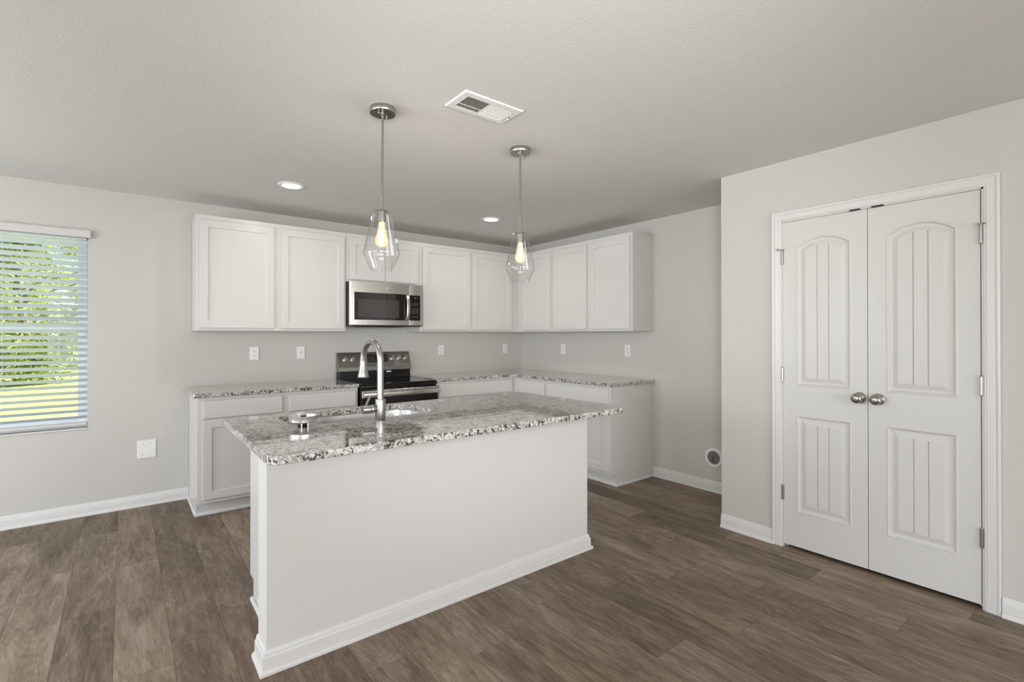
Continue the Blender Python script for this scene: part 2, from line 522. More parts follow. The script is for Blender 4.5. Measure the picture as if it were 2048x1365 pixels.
# pantry block: front wall with a door opening, return wall toward the fridge alcove, closet inside
DY0, DY1, DZ = -4.3730, -3.4388, 2.0568
bm = newbm()
box(bm, PX, PX + 0.115, YB, DY0, 0, CEIL); box(bm, PX, PX + 0.115, DY1, PY, 0, CEIL); box(bm, PX, PX + 0.115, DY0, DY1, DZ, CEIL)
struct('wall_pantry', bm, M_wall)
bm = newbm(); box(bm, PX + 0.1155, TW, PY - 0.115, PY, 0, CEIL); struct('wall_alcove', bm, M_wall)
bm = newbm(); box(bm, 0.0, TW, YB, PY - 0.1155, 0, CEIL); struct('wall_closet', bm, M_wall)
# left and rear walls with glazing
bm = newbm()
box(bm, XL - TW, XL, YB, -5.75, 0, CEIL); box(bm, XL - TW, XL, -3.45, -2.65, 0, CEIL); box(bm, XL - TW, XL, -5.75, -3.45, 2.15, CEIL)
box(bm, XL - TW, XL, -0.75, 0, 0, CEIL); box(bm, XL - TW, XL, -2.65, -0.75, 0, 0.5); box(bm, XL - TW, XL, -2.65, -0.75, 2.1, CEIL)
struct('wall_left', bm, M_wall)
bm = newbm()
box(bm, XL - TW, -5.25, YB - TW, YB, 0, CEIL); box(bm, -0.75, TW, YB - TW, YB, 0, CEIL)
box(bm, -5.25, -0.75, YB - TW, YB, 2.3, CEIL); box(bm, -5.25, -0.75, YB - TW, YB, 0, 0.15)
struct('wall_rear', bm, M_wall)

# baseboards
BASE = [(0, 0), (0.026, 0), (0.026, 0.009), (0.0235, 0.0155), (0.019, 0.0195), (0.0145, 0.021), (0.0140, 0.062), (0.0125, 0.068), (0.0095, 0.071), (0.0085, 0.079), (0.0055, 0.086), (0.001, 0.091), (0, 0.091)]
SHOE = [(0, 0), (0.012, 0), (0.012, 0.009), (0.0095, 0.0155), (0.005, 0.0195), (0, 0.021)]
def base(name, path, prof=BASE, parent=None, m=None):
    bm = newbm(); sweep(bm, path, prof)
    return struct(name, bm, m or M_trim, 35, parent)
# (profile grows to the left of travel)
base('baseboard_back', [(-3.538, 0), (XL, 0)])
base('baseboard_right', [(0, PY), (0, -1.986)])
base('baseboard_pantry', [(PX, -3.384), (PX, PY)])
base('baseboard_hall', [(PX, YB), (PX, -4.4335)])
base('baseboard_left', [(XL, 0), (XL, -3.40)])

# ------------------------------------------------------------------ pantry doors
def arch_top(x0, x1, zs, rise):
    w = x1 - x0
    R = (w * w / 4 + rise * rise) / (2 * rise)
    return (x0 + x1) / 2, zs + rise - R, R

def panel_profile():
    # (offset inward, depth into the door)
    return [(0.0, 0.0), (0.0035, -0.0025), (0.008, -0.0015), (0.013, 0.0065), (0.019, 0.0085), (0.027, 0.0085), (0.050, 0.0015), (0.053, 0.0012)]

def door_front(bm, y0, y1, z0, z1, panels, X, sgn=-1):
    """moulded door face in the plane x = X; depth d goes to +x. panels: (ya, yb, za, zb, rise)"""
    P = lambda y, z, d: bm.verts.new((X + d, y, z))
    NA = 14
    def top(pan, x, off):
        ya, yb, za, zb, rise = pan
        if rise <= 0: return zb - off
        cx, cz, R = arch_top(ya, yb, zb, rise)
        return cz + math.sqrt(max((R - off) ** 2 - (x - cx) ** 2, 0))
    def quad(pts, d=0.0):
        bm.faces.new([P(y, z, d) for y, z in pts])
    ya, yb = panels[0][0], panels[0][1]
    quad([(y0, z0), (ya, z0), (ya, z1), (y0, z1)])
    quad([(yb, z0), (y1, z0), (y1, z1), (yb, z1)])
    ps = sorted(panels, key=lambda p: p[2])
    zc = z0
    for p in ps:
        # region between zc(bottom, flat or arch of previous) and panel bottom
        if zc is not None:
            quad([(ya, zc), (yb, zc), (yb, p[2]), (ya, p[2])])
        zc = p[3] if p[4] <= 0 else None
        last = p
    xs = [ya + (yb - ya) * i / NA for i in range(NA + 1)]
    if last[4] > 0:
        for a, b in zip(xs, xs[1:]):
            quad([(a, top(last, a, 0)), (b, top(last, b, 0)), (b, z1), (a, z1)])
    else:
        quad([(ya, last[3]), (yb, last[3]), (yb, z1), (ya, z1)])
    pr = panel_profile()
    for p in ps:
        loops = []
        for off, d in pr:
            a, b, zb_ = p[0] + off, p[1] - off, p[2] + off
            L = [P(a, zb_, d), P(b, zb_, d)]
            for i in range(NA, -1, -1):
                x = a + (b - a) * i / NA
                L.append(P(x, top(p, x, off), d))
            loops.append(L)
        for A, B in zip(loops, loops[1:]):
            n = len(A)
            for i in range(n):
                bm.faces.new((A[i], A[(i + 1) % n], B[(i + 1) % n], B[i]))
        # raised field, split by two V grooves
        off, d = pr[-1]
        a, b, zb_ = p[0] + off, p[1] - off, p[2] + off
        g = 0.0038
        cuts = [a, a + (b - a) * 0.335, a + (b - a) * 0.665, b]
        for i in range(3):
            xa = cuts[i] + (g if i > 0 else 0); xb = cuts[i + 1] - (g if i < 2 else 0)
            m_ = 6
            for j in range(m_):
                u, w = xa + (xb - xa) * j / m_, xa + (xb - xa) * (j + 1) / m_
                quad([(u, zb_), (w, zb_), (w, top(p, w, off)), (u, top(p, u, off))], d)
        for c in cuts[1:3]:
            for (u, du), (w, dw) in (((c - g, 0), (c, 0.0058)), ((c, 0.0058), (c + g, 0))):
                bm.faces.new([P(u, zb_, d + du), P(w, zb_, d + dw), P(w, top(p, w, off), d + dw), P(u, top(p, u, off), d + du)])

DFX = PX - 0.001     # door face
def make_door(name, y0, y1, label=None):
    root = bpy.data.objects.new(name, None); root.location = (PX, (y0 + y1) / 2, 0.022); COL.objects.link(root); root['kind'] = 'structure'
    bm = newbm()
    z0, z1 = 0.022, 2.0475
    c = (y0 + y1) / 2
    pa, pb = c - 0.1465, c + 0.1465
    door_front(bm, y0, y1, z0, z1, [(pa, pb, 0.236, 0.838, 0), (pa, pb, 1.022, 1.879, 0.058)], DFX)
    # edges and back
    xb = DFX + 0.035
    for q in (((DFX, y0, z0), (xb, y0, z0), (xb, y0, z1), (DFX, y0, z1)), ((DFX, y1, z0), (xb, y1, z0), (xb, y1, z1), (DFX, y1, z1)),
              ((DFX, y0, z0), (xb, y0, z0), (xb, y1, z0), (DFX, y1, z0)), ((DFX, y0, z1), (xb, y0, z1), (xb, y1, z1), (DFX, y1, z1)),
              ((xb, y0, z0), (xb, y1, z0), (xb, y1, z1), (xb, y0, z1))):
        bm.faces.new([bm.verts.new(p) for p in q])
    bmesh.ops.remove_doubles(bm, verts=bm.verts, dist=0.00005)
    part('door_slab', bm, M_door, root)
    return root
d1 = make_door('door_1', -3.8955, -3.4435)
d2 = make_door('door_2', -4.3610, -3.8985)

def knob(parent, y):
    bm = newbm()
    # revolve about x pointing to the room (-x)
    prof = [(0.0, 0.0), (0.031, 0.0), (0.032, -0.004), (0.029, -0.009), (0.014, -0.012), (0.0115, -0.018), (0.0115, -0.026), (0.016, -0.030), (0.024, -0.036),
            (0.0285, -0.044), (0.0295, -0.051), (0.0270, -0.059), (0.0205, -0.066), (0.010, -0.070), (0.0, -0.071)]
    lathe(bm, prof, 32, 'x', (DFX, y, 0.98))
    k = part('door_knob', bm, M_nickel, parent, 50, at=(DFX, y, 0.98))
    bm = newbm(); lathe(bm, [(0, -0.0712), (0.0032, -0.0712), (0.0032, -0.0665), (0, -0.0665)], 12, 'x', (DFX, y, 0.98))
    part('privacy_hole', bm, M_slot, k)
knob(d1, -3.857); knob(d2, -3.945)

def hinge(parent, y, z0, z1, stop=False, s_=1):
    bm = newbm()
    n = 5; h = (z1 - z0) / n
    for i in range(n):
        lathe(bm, [(0, z0 + i * h + 0.0006), (0.0068, z0 + i * h + 0.0006), (0.0068, z0 + (i + 1) * h - 0.0006), (0, z0 + (i + 1) * h - 0.0006)], 14, 'z', (PX - 0.008, y, 0))
    lathe(bm, [(0, z0 - 0.004), (0.004, z0 - 0.003), (0.0055, z0), (0.0055, z1), (0.0065, z1 + 0.001), (0.005, z1 + 0.005), (0, z1 + 0.006)], 12, 'z', (PX - 0.008, y, 0))
    box(bm, PX - 0.006, PX + 0.001, y - 0.008, y + 0.008, z0, z1)
    hg = part('hinge', bm, M_nickel, parent, 40, at=(PX - 0.008, y, z0))
    if stop:
        bm = newbm()
        zt = z1 + 0.006
        lathe(bm, [(0, zt - 0.006), (0.009, zt - 0.006), (0.009, zt), (0, zt)], 14, 'z', (PX - 0.008, y, 0))
        tube(bm, [(PX - 0.010, y, zt - 0.003), (PX - 0.040, y + s_ * 0.012, zt - 0.004)], 0.0028, 8)
        lathe(bm, [(0, -0.012), (0.0075, -0.012), (0.0075, 0), (0, 0)], 12, 'x', (PX - 0.040, y + s_ * 0.012, zt - 0.004))
        tube(bm, [(PX - 0.008, y, zt - 0.003), (PX - 0.022, y - s_ * 0.02, zt - 0.003)], 0.0028, 8)
        part('hinge_stop', bm, M_nickel, hg, 40, at=(PX - 0.008, y, zt))
for z0, z1, st in ((1.787, 1.873, True), (1.042, 1.129, False), (0.300, 0.388, False)):
    hinge(d1, -3.4415, z0, z1, st, 1)
for z0, z1, st in ((1.785, 1.875, True), (1.044, 1.134, False), (0.303, 0.394, False)):
    hinge(d2, -4.3630, z0, z1, st, 1)

# casing around the pair of doors
CAS = [(0.0, 0.0), (0.0, 0.009), (0.003, 0.011), (0.008, 0.010), (0.011, 0.0125), (0.016, 0.0118), (0.034, 0.0150), (0.040, 0.0152), (0.0435, 0.0135), (0.0465, 0.0172), (0.053, 0.0182), (0.0575, 0.0160), (0.0575, 0.0)]
bm = newbm()
ci0, ci1, cz = -4.3735, -3.4385, 2.0570
sweep(bm, [(ci0, 0), (ci0, cz), (ci1, cz), (ci1, 0)], CAS, P=lambda a, b, h: (PX - h, a, b))
tr = struct('trim_1', bm, M_trim, 30)
# jamb, head and stop inside the opening
bm = newbm()
box(bm, PX - 0.002, PX + 0.113, DY0, DY0 + 0.0085, 0, DZ); box(bm, PX - 0.002, PX + 0.113, DY1 - 0.0035, DY1, 0, DZ)
box(bm, PX - 0.002, PX + 0.113, DY0, DY1, DZ - 0.0068, DZ)
box(bm, PX + 0.040, PX + 0.052, DY0 + 0.004, DY0 + 0.02, 0, DZ); box(bm, PX + 0.040, PX + 0.052, DY1 - 0.02, DY1 - 0.004, 0, DZ)
box(bm, PX + 0.040, PX + 0.052, DY0, DY1, DZ - 0.015, DZ - 0.003)
part('door_jamb', bm, M_trim, tr)
for a, b in ((-3.8630, -3.8115), (-3.9735, -3.9180)):
    bm = newbm(); box(bm, PX - 0.0125, PX + 0.02, a, b, 2.0478, 2.0555, 0.001)
    part('ball_catch', bm, M_dark, tr)

# ------------------------------------------------------------------ window and blind
win = thing('window_1', ((WX0 + WX1) / 2, 0.07, WZ0), kind='structure')
def rect_frame(bm, x0, x1, z0, z1, w, y0, y1, wb=None):
    wb = wb or w
    box(bm, x0, x0 + w, y0, y1, z0, z1, 0.002); box(bm, x1 - w, x1, y0, y1, z0, z1, 0.002)
    box(bm, x0 + w, x1 - w, y0, y1, z1 - w, z1, 0.002); box(bm, x0 + w, x1 - w, y0, y1, z0, z0 + wb, 0.002)
bm = newbm(); rect_frame(bm, WX0 + 0.001, WX1 - 0.001, WZ0, WZ1, 0.034, 0.075, 0.135); part('window_frame', bm, M_vinyl, win)
bm = newbm(); rect_frame(bm, WX0 + 0.03, WX1 - 0.03, WZ0 + 0.03, 1.40, 0.030, 0.082, 0.102, 0.035); part('lower_sash', bm, M_vinyl, win)
bm = newbm(); rect_frame(bm, WX0 + 0.03, WX1 - 0.03, 1.365, WZ1 - 0.03, 0.030, 0.104, 0.124); part('upper_sash', bm, M_vinyl, win)
bm = newbm(); box(bm, WX0 + 0.05, WX1 - 0.05, 0.090, 0.093, WZ0 + 0.05, 1.38); box(bm, WX0 + 0.05, WX1 - 0.05, 0.112, 0.115, 1.385, WZ1 - 0.05); part('glass_pane', bm, M_pane, win)
bm = newbm(); box(bm, WX0 - 0.004, WX1 - 0.002, -0.008, 0.074, WZ0 - 0.011, WZ0 - 0.0005, 0.003); part('window_sill', bm, M_trim, win)

BL = thing('window_blind', ((WX0 + WX1) / 2, 0.035, WZ0 + 0.01), 'white horizontal slat blind hanging in the window left of the cabinets', 'blind')
bm = newbm()
YS = 0.034
BX0, BX1 = WX0 + 0.004, WX1 - 0.006
pitch_s, tilt = 0.0456, math.radians(29)
z = 0.7300
ns = 0
while z < 2.05:
    n = 6; w = 0.050; t = 0.0028
    top, bot = [], []
    for i in range(n + 1):
        u = -w / 2 + w * i / n
        crown = 0.0018 * (1 - (2 * u / w) ** 2)
        # room side (negative u) is the raised edge
        yy = YS + u * math.cos(tilt) + crown * math.sin(tilt)
        zz = z - u * math.sin(tilt) + crown * math.cos(tilt)
        top.append((yy + t / 2 * math.sin(tilt), zz + t / 2 * math.cos(tilt))); bot.append((yy - t / 2 * math.sin(tilt), zz - t / 2 * math.cos(tilt)))
    loop = top + bot[::-1]
    A = [bm.verts.new((BX0, a, b)) for a, b in loop]; B = [bm.verts.new((BX1, a, b)) for a, b in loop]
    for i in range(len(A)):
        bm.faces.new((A[i], A[(i + 1) % len(A)], B[(i + 1) % len(A)], B[i]))
    bm.faces.new(A); bm.faces.new(B[::-1])
    z += pitch_s; ns += 1
part('slats', bm, M_blind, BL, 30)
bm = newbm()
box(bm, WX0 - 0.016, WX1 + 0.0175, -0.026, -0.003, 2.060, 2.116, 0.003)
box(bm, WX0 - 0.018, WX1 + 0.0195, -0.029, -0.003, 2.060, 2.067, 0.002); box(bm, WX0 - 0.018, WX1 + 0.0195, -0.029, -0.003, 2.109, 2.118, 0.002)
part('valance', bm, M_val, BL)
bm = newbm(); box(bm, BX0, BX1, 0.006, 0.064, 2.050, 2.093, 0.003); part('head_rail', bm, M_blind, BL)
bm = newbm(); box(bm, BX0, BX1, YS - 0.025, YS + 0.025, 0.672, 0.690, 0.003); part('bottom_rail', bm, M_val, BL)
for cx in (-4.327, -4.618, -4.93):
    bm = newbm()
    tube(bm, [(cx, 0.009, 0.68), (cx, 0.009, 2.06)], 0.0008, 6)
    tube(bm, [(cx, 0.059, 0.68), (cx, 0.059, 2.06)], 0.0008, 6)
    zz = 0.7300 + 0.012
    while zz < 2.04:
        box(bm, cx - 0.003, cx + 0.003, 0.0075, 0.0105, zz - 0.003, zz + 0.003)
        zz += pitch_s
    part('ladder_cord', bm, M_cord, BL)

# rear and side glazing (behind the camera)
def simple_window(name, fn, a0, a1, z0, z1, mull):
    w = thing(name, fn((a0 + a1) / 2, 0.0, z0), kind='structure')
    bm = newbm()
    def bb(p, q, r, s_):
        c0 = fn(p, -0.03, r); c1 = fn(q, 0.03, s_)
        box(bm, min(c0[0], c1[0]), max(c0[0], c1[0]), min(c0[1], c1[1]), max(c0[1], c1[1]), r, s_, 0.002)
    bb(a0, a0 + 0.06, z0, z1); bb(a1 - 0.06, a1, z0, z1); bb(a0 + 0.06, a1 - 0.06, z1 - 0.06, z1); bb(a0 + 0.06, a1 - 0.06, z0, z0 + 0.06)
    for k in range(1, mull):
        c = a0 + (a1 - a0) * k / mull
        bb(c - 0.03, c + 0.03, z0 + 0.06, z1 - 0.06)
    part('window_frame', bm, M_vinyl, w)
simple_window('window_2', lambda a, d, z: (a, YB - 0.07 + d, z), -5.25, -0.75, 0.15, 2.3, 3)
simple_window('window_3', lambda a, d, z: (XL - 0.07 + d, a, z), -5.75, -3.45, 0.0, 2.15, 2)
simple_window('window_4', lambda a, d, z: (XL - 0.07 + d, a, z), -2.65, -0.75, 0.5, 2.1, 2)

# ------------------------------------------------------------------ outdoors behind the back window
bm = newbm()
g = bmesh.ops.create_grid(bm, x_segments=24, y_segments=24, size=30)
for v in bm.verts:
    v.co.y += 30.5; v.co.x -= 7; v.co.z = -0.25
lawn = part('lawn', bm, M_lawn, None, 60)
tag(lawn, 'sunny yellow green lawn seen through the blind', 'lawn', kind='stuff')
def gz(y): return -0.249
def tree(name, x, y, h, r, nleaf, m, label, seed, low=0.8):
    rnd = random.Random(seed)
    t = thing(name, (x, y, gz(y)), label, 'tree', 'trees beyond the lawn')
    bm = newbm()
    pts = [(x + rnd.uniform(-.08, .08) * i, y, gz(y) + h * 0.8 * i / 5) for i in range(6)]
    tube(bm, pts, [0.16, 0.13, 0.11, 0.08, 0.05, 0.02], 10)
    for k in range(9):
        a = rnd.uniform(0, 2 * PI); z0 = gz(y) + h * rnd.uniform(0.22, 0.7)
        tube(bm, [(x, y, z0), (x + math.cos(a) * r * .4, y + math.sin(a) * r * .4, z0 + h * .08), (x + math.cos(a) * r * .8, y + math.sin(a) * r * .8, z0 + h * .13)], [0.05, 0.03, 0.012], 6)
    part('trunk', bm, M_bark, t, 40)
    bm = newbm()
    clumps = []
    for k in range(80):
        zz = rnd.uniform(low, h) ; rr = r * math.sqrt(max(0.05, 1 - ((zz - h * .45) / (h * .6)) ** 2)) * rnd.uniform(0.3, 1)
        a = rnd.uniform(0, 2 * PI)
        clumps.append((x + rr * math.cos(a), y + rr * math.sin(a), gz(y) + zz, rnd.uniform(.35, .75)))
    for i in range(nleaf):
        cx, cy, cz_, cr = clumps[rnd.randrange(len(clumps))]
        d = Vector((rnd.gauss(0, .5), rnd.gauss(0, .5), rnd.gauss(0, .42))) * cr
        p = Vector((cx, cy, cz_)) + d
        p.z = max(p.z, gz(y) + 0.15)
        s_ = rnd.uniform(.05, .10)
        a = Vector((rnd.uniform(-1, 1), rnd.uniform(-1, 1), rnd.uniform(-.5, .5))).normalized()
        b = a.cross(Vector((rnd.uniform(-1, 1), rnd.uniform(-1, 1), 1))).normalized()
        bm.faces.new([bm.verts.new(p + a * s_), bm.verts.new(p + b * s_ * .5), bm.verts.new(p - a * s_), bm.verts.new(p - b * s_ * .5)])
    part('foliage', bm, m, t)
tree('garden_tree', -6.6, 17.5, 6.4, 2.3, 24000, M_leaf, 'leafy green tree outdoors, the nearer one seen between the blind slats', 1, 0.3)
tree('garden_tree', -8.0, 24.5, 7.5, 3.0, 26000, M_leaf2, 'far pale leafy tree outdoors behind the nearer tree', 3, 0.2)

# ------------------------------------------------------------------ cabinets
# local frame: u along the run, d out from the wall, z up
T_BACK = lambda u, d, z: Vector((u, -d, z))
T_RIGHT = lambda u, d, z: Vector((-d, -u, z))
def shaker(bm, u0, u1, z0, z1, d0, T, w=0.056, th=0.019, rec=0.009):
    o = 0.0015
    P = lambda u, d, z: bm.verts.new(T(u, d, z))
    L = []
    for off, dd in ((0, 0), (0, th - o), (o, th), (w, th), (w + 0.0015, th - 0.0015), (w + 0.0025, th - rec)):
        L.append([P(u0 + off, d0 + dd, z0 + off), P(u1 - off, d0 + dd, z0 + off), P(u1 - off, d0 + dd, z1 - off), P(u0 + off, d0 + dd, z1 - off)])
    for A, B in zip(L, L[1:]):
        for i in range(4): bm.faces.new((A[i], A[(i + 1) % 4], B[(i + 1) % 4], B[i]))
    bm.faces.new(L[0]); bm.faces.new(L[-1])

def slab(bm, u0, u1, z0, z1, d0, T, th=0.019):
    P = lambda u, d, z: bm.verts.new(T(u, d, z))
    L = []
    for off, dd in ((0, 0), (0, th - 0.004), (0.0012, th - 0.0015), (0.003, th)):
        L.append([P(u0 + off, d0 + dd, z0 + off), P(u1 - off, d0 + dd, z0 + off), P(u1 - off, d0 + dd, z1 - off), P(u0 + off, d0 + dd, z1 - off)])
    for A, B in zip(L, L[1:]):
        for i in range(4): bm.faces.new((A[i], A[(i + 1) % 4], B[(i + 1) % 4], B[i]))
    bm.faces.new(L[0]); bm.faces.new(L[-1])

def frame(bm, u0, u1, z0, z1, d0, d1, openings, T):
    """face frame: solid grid minus door openings; kept simple as bars"""
    us = sorted({u0, u1} | {o[0] for o in openings} | {o[1] for o in openings})
    zs = sorted({z0, z1} | {o[2] for o in openings} | {o[3] for o in openings})
    for a, b in zip(us, us[1:]):
        for c, d in zip(zs, zs[1:]):
            mu, mz = (a + b) / 2, (c + d) / 2
            if any(o[0] < mu < o[1] and o[2] < mz < o[3] for o in openings): continue
            box(bm, a, b, d0, d1, c, d, T=T)
    bmesh.ops.remove_doubles(bm, verts=bm.verts, dist=1e-5)

def cab(name, T, u0, u1, z0, z1, depth, label, doors=(), drawers=(), toe=0.0, hollow=False, umax=None, notch=0.075):
    """carcass with face frame, doors and drawers; names of the parts follow the cabinet trade"""
    cu = (u0 + u1) / 2
    p0 = T(cu, depth / 2, 0 if toe else z0)
    root = thing(name, p0, label, 'cabinet')
    bm = newbm()
    g = 0.0015
    zb = z0 + toe
    fd = depth - 0.019
    if hollow:
        box(bm, u0 + g, u0 + 0.018, 0.002, fd, zb, z1, T=T); box(bm, u1 - 0.018, u1 - g, 0.002, fd, zb, z1, T=T)
        box(bm, u0 + 0.018, u1 - 0.018, 0.002, fd, zb, zb + 0.016, T=T); box(bm, u0 + 0.018, u1 - 0.018, 0.002, 0.012, zb + 0.016, z1 - 0.25, T=T)
    else:
        box(bm, u0 + g, u1 - g, 0.002, fd, zb, z1, T=T)
    part('carcass', bm, M_cab, root)
    ops = []
    bm = newbm()
    for (a, b, c, d) in list(doors) + list(drawers):
        ops.append((a + 0.012, b - 0.012, c + 0.012, d - 0.012))
    frame(bm, u0 + g * .5, u1 - g * .5, zb, z1, fd + 0.0002, depth, ops, T)
    part('face_frame', bm, M_cab, root)
    for (a, b, c, d) in doors:
        bm = newbm(); shaker(bm, a, b, c, d, depth + 0.0012, T); part('door', bm, M_cab, root)
    for (a, b, c, d) in drawers:
        bm = newbm(); slab(bm, a, b, c, d, depth + 0.0012, T); part('drawer', bm, M_cab, root)
    if toe:
        bm = newbm()
        box(bm, u0 + g, (umax or u1) - g, 0.002, depth - notch, 0.0, zb - 0.0005, T=T)
        part('toe_kick', bm, M_cab, root)
    return root

UZ0, UZ1, UD = 1.3744, 2.2852, 0.307
DZ0, DZ1 = 1.3965, 2.2455
A = cab('wall_cabinet', T_BACK, -3.519, -2.3448, UZ0, UZ1, UD, 'white two-door wall cabinet left of the microwave, nearest the window',
        doors=[(-3.4955, -2.9615, DZ0, DZ1), (-2.9050, -2.3650, DZ0, DZ1)])
B = cab('wall_cabinet', T_BACK, -2.3440, -1.5905, 1.836, UZ1, UD, 'short white two-door wall cabinet above the microwave',
        doors=[(-2.3145, -1.9685, 1.858, DZ1), (-1.9645, -1.6200, 1.858, DZ1)])
Cc = cab('wall_cabinet', T_BACK, -1.5898, -0.3085, UZ0, UZ1, UD, 'tall white two-door wall cabinet between the microwave and the room corner',
         doors=[(-1.5600, -0.9880, DZ0, DZ1), (-0.9550, -0.4050, DZ0, DZ1)])
D1 = cab('wall_cabinet', T_RIGHT, 0.3085, 0.9170, UZ0, UZ1, UD, 'white single-door wall cabinet on the right wall, right next to the corner',
         doors=[(0.4060, 0.8900, DZ0, DZ1)])
D2 = cab('wall_cabinet', T_RIGHT, 0.9175, 1.9850, UZ0, UZ1, UD, 'white two-door wall cabinet at the end of the right wall, beside the fridge space',
         doors=[(0.9450, 1.4260, DZ0, DZ1), (1.4750, 1.9620, DZ0, DZ1)])
# blind corner box filling the corner above and below
bm = newbm(); box(bm, -0.3075, -0.002, -0.3075, -0.002, UZ0, UZ1); part('corner_box', bm, M_cab, D1)
# thin scribe moulding where the end panels meet the walls
for par, q in ((A, (-3.5235, -3.519, -0.012, -0.001, UZ0, UZ1)), (D2, (-0.012, -0.001, -1.9895, -1.985, UZ0, UZ1))):
    bm = newbm(); box(bm, *q); part('scribe_moulding', bm, M_cab, par)

BD, TOE = 0.610, 0.104
BZ1 = 0.8835
L1 = cab('base_cabinet', T_BACK, -3.5380, -2.3480, 0, BZ1, BD, 'white base cabinet with two drawers over doors, left of the range',
         doors=[(-3.5040, -2.9650, 0.134, 0.716), (-2.9150, -2.3700, 0.134, 0.716)],
         drawers=[(-3.5040, -2.9650, 0.728, 0.858), (-2.9150, -2.3700, 0.728, 0.858)], toe=TOE)
L2 = cab('base_cabinet', T_BACK, -1.5760, -0.6105, 0, BZ1, BD, 'white base cabinet with one wide drawer, between the range and the corner',
         doors=[(-1.5470, -1.1000, 0.134, 0.716), (-1.0900, -0.6450, 0.134, 0.716)],
         drawers=[(-1.5470, -0.6450, 0.728, 0.858)], toe=TOE)
R1 = cab('base_cabinet', T_RIGHT, 0.6115, 1.1480, 0, BZ1, BD, 'narrow white one-drawer base cabinet against the right wall near the corner',
         doors=[(0.7000, 1.1280, 0.134, 0.716)], drawers=[(0.7000, 1.1280, 0.728, 0.858)], toe=TOE)
R2 = cab('base_cabinet', T_RIGHT, 1.1485, 1.9850, 0, BZ1, BD, 'white base cabinet with a wide drawer at the end of the right wall counter',
         doors=[(1.1680, 1.5620, 0.134, 0.716), (1.5720, 1.9640, 0.134, 0.716)], drawers=[(1.1680, 1.9640, 0.728, 0.858)], toe=TOE)
bm = newbm(); box(bm, -0.6095, -0.002, -0.6095, -0.002, TOE, BZ1); box(bm, -0.535, -0.002, -0.535, -0.002, 0, TOE - 0.0005); part('corner_box', bm, M_cab, R1)
# shoe moulding at the cabinet bases
def shoe(path, parent, prof=SHOE):
    bm = newbm(); sweep(bm, path, prof); return part('shoe_moulding', bm, M_trim, parent, 35)
shoe([(-2.349, -0.535), (-3.538, -0.535), (-3.538, -0.027)][::1], L1, [(a, b) for a, b in SHOE])
shoe([(-0.612, -0.535), (-1.575, -0.535)], L2)
shoe([(-0.027, -1.985), (-0.535, -1.985), (-0.535, -1.149)], R2)
shoe([(-0.535, -1.1475), (-0.535, -0.549)], R1)
bm = newbm(); box(bm, -3.5415, -3.538, -0.012, -0.001, 0.092, BZ1); part('scribe_moulding', bm, M_cab, L1)
bm = newbm(); box(bm, -0.012, -0.001, -1.9885, -1.985, 0.092, BZ1); part('scribe_moulding', bm, M_cab, R2)

# ------------------------------------------------------------------ counters
def round_poly(pts, radii, seg=8):
    out = []
    n = len(pts)
    for i in range(n):
        p = Vector(pts[i]); a = Vector(pts[i - 1]); b = Vector(pts[(i + 1) % n]); r = radii[i]
        if r <= 0: out.append(p); continue
        da = (a - p).normalized(); db = (b - p).normalized()
        ang = da.angle(db); t = r / math.tan(ang / 2)
        c = p + (da + db).normalized() * (r / math.sin(ang / 2))
        s0 = p + da * t; s1 = p + db * t
        a0 = math.atan2(s0.y - c.y, s0.x - c.x); a1 = math.atan2(s1.y - c.y, s1.x - c.x)
        dlt = (a1 - a0 + PI) % (2 * PI) - PI
        for k in range(seg + 1):
            th = a0 + dlt * k / seg
            out.append(Vector((c.x + r * math.cos(th), c.y + r * math.sin(th))))
    return out

def inset(loop, d):
    n = len(loop); area = sum(loop[i].x * loop[(i + 1) % n].y - loop[(i + 1) % n].x * loop[i].y for i in range(n))
    sg = 1 if area > 0 else -1
    res = []
    for i in range(n):
        e1 = (loop[i] - loop[i - 1]); e2 = (loop[(i + 1) % n] - loop[i])
        if e1.length < 1e-7: e1 = e2
        if e2.length < 1e-7: e2 = e1
        n1 = Vector((-e1.y, e1.x)).normalized() * sg; n2 = Vector((-e2.y, e2.x)).normalized() * sg
        m = n1 + n2; m = m / max(m.length_squared, 1e-6) * 2
        res.append(loop[i] + m * d)
    return res

def countertop(name, outer, holes, z0, z1, label, at, ch=0.0025):
    bm = newbm()
    top_edges, bot_edges = [], []
    for hole, lp in [(False, outer)] + [(True, h) for h in holes]:
        s_ = -1 if hole else 1
        li = inset(lp, ch * s_)
        rings = []
        for L, zz in ((li, z1), (lp, z1 - ch), (lp, z0 + ch), (li, z0)):
            rings.append([bm.verts.new((p.x, p.y, zz)) for p in L])
        for A_, B_ in zip(rings, rings[1:]):
            for i in range(len(A_)):
                bm.faces.new((A_[i], A_[(i + 1) % len(A_)], B_[(i + 1) % len(A_)], B_[i]))
        bm.edges.ensure_lookup_table()
        for rg, store in ((rings[0], top_edges), (rings[3], bot_edges)):
            for i in range(len(rg)):
                store.append(bm.edges.get((rg[i], rg[(i + 1) % len(rg)])))
    bmesh.ops.triangle_fill(bm, edges=top_edges, use_beauty=True)
    bmesh.ops.triangle_fill(bm, edges=bot_edges, use_beauty=True)
    o = part(name, bm, M_gran, None, 30, at=at)
    tag(o, label, 'countertop')
    return o

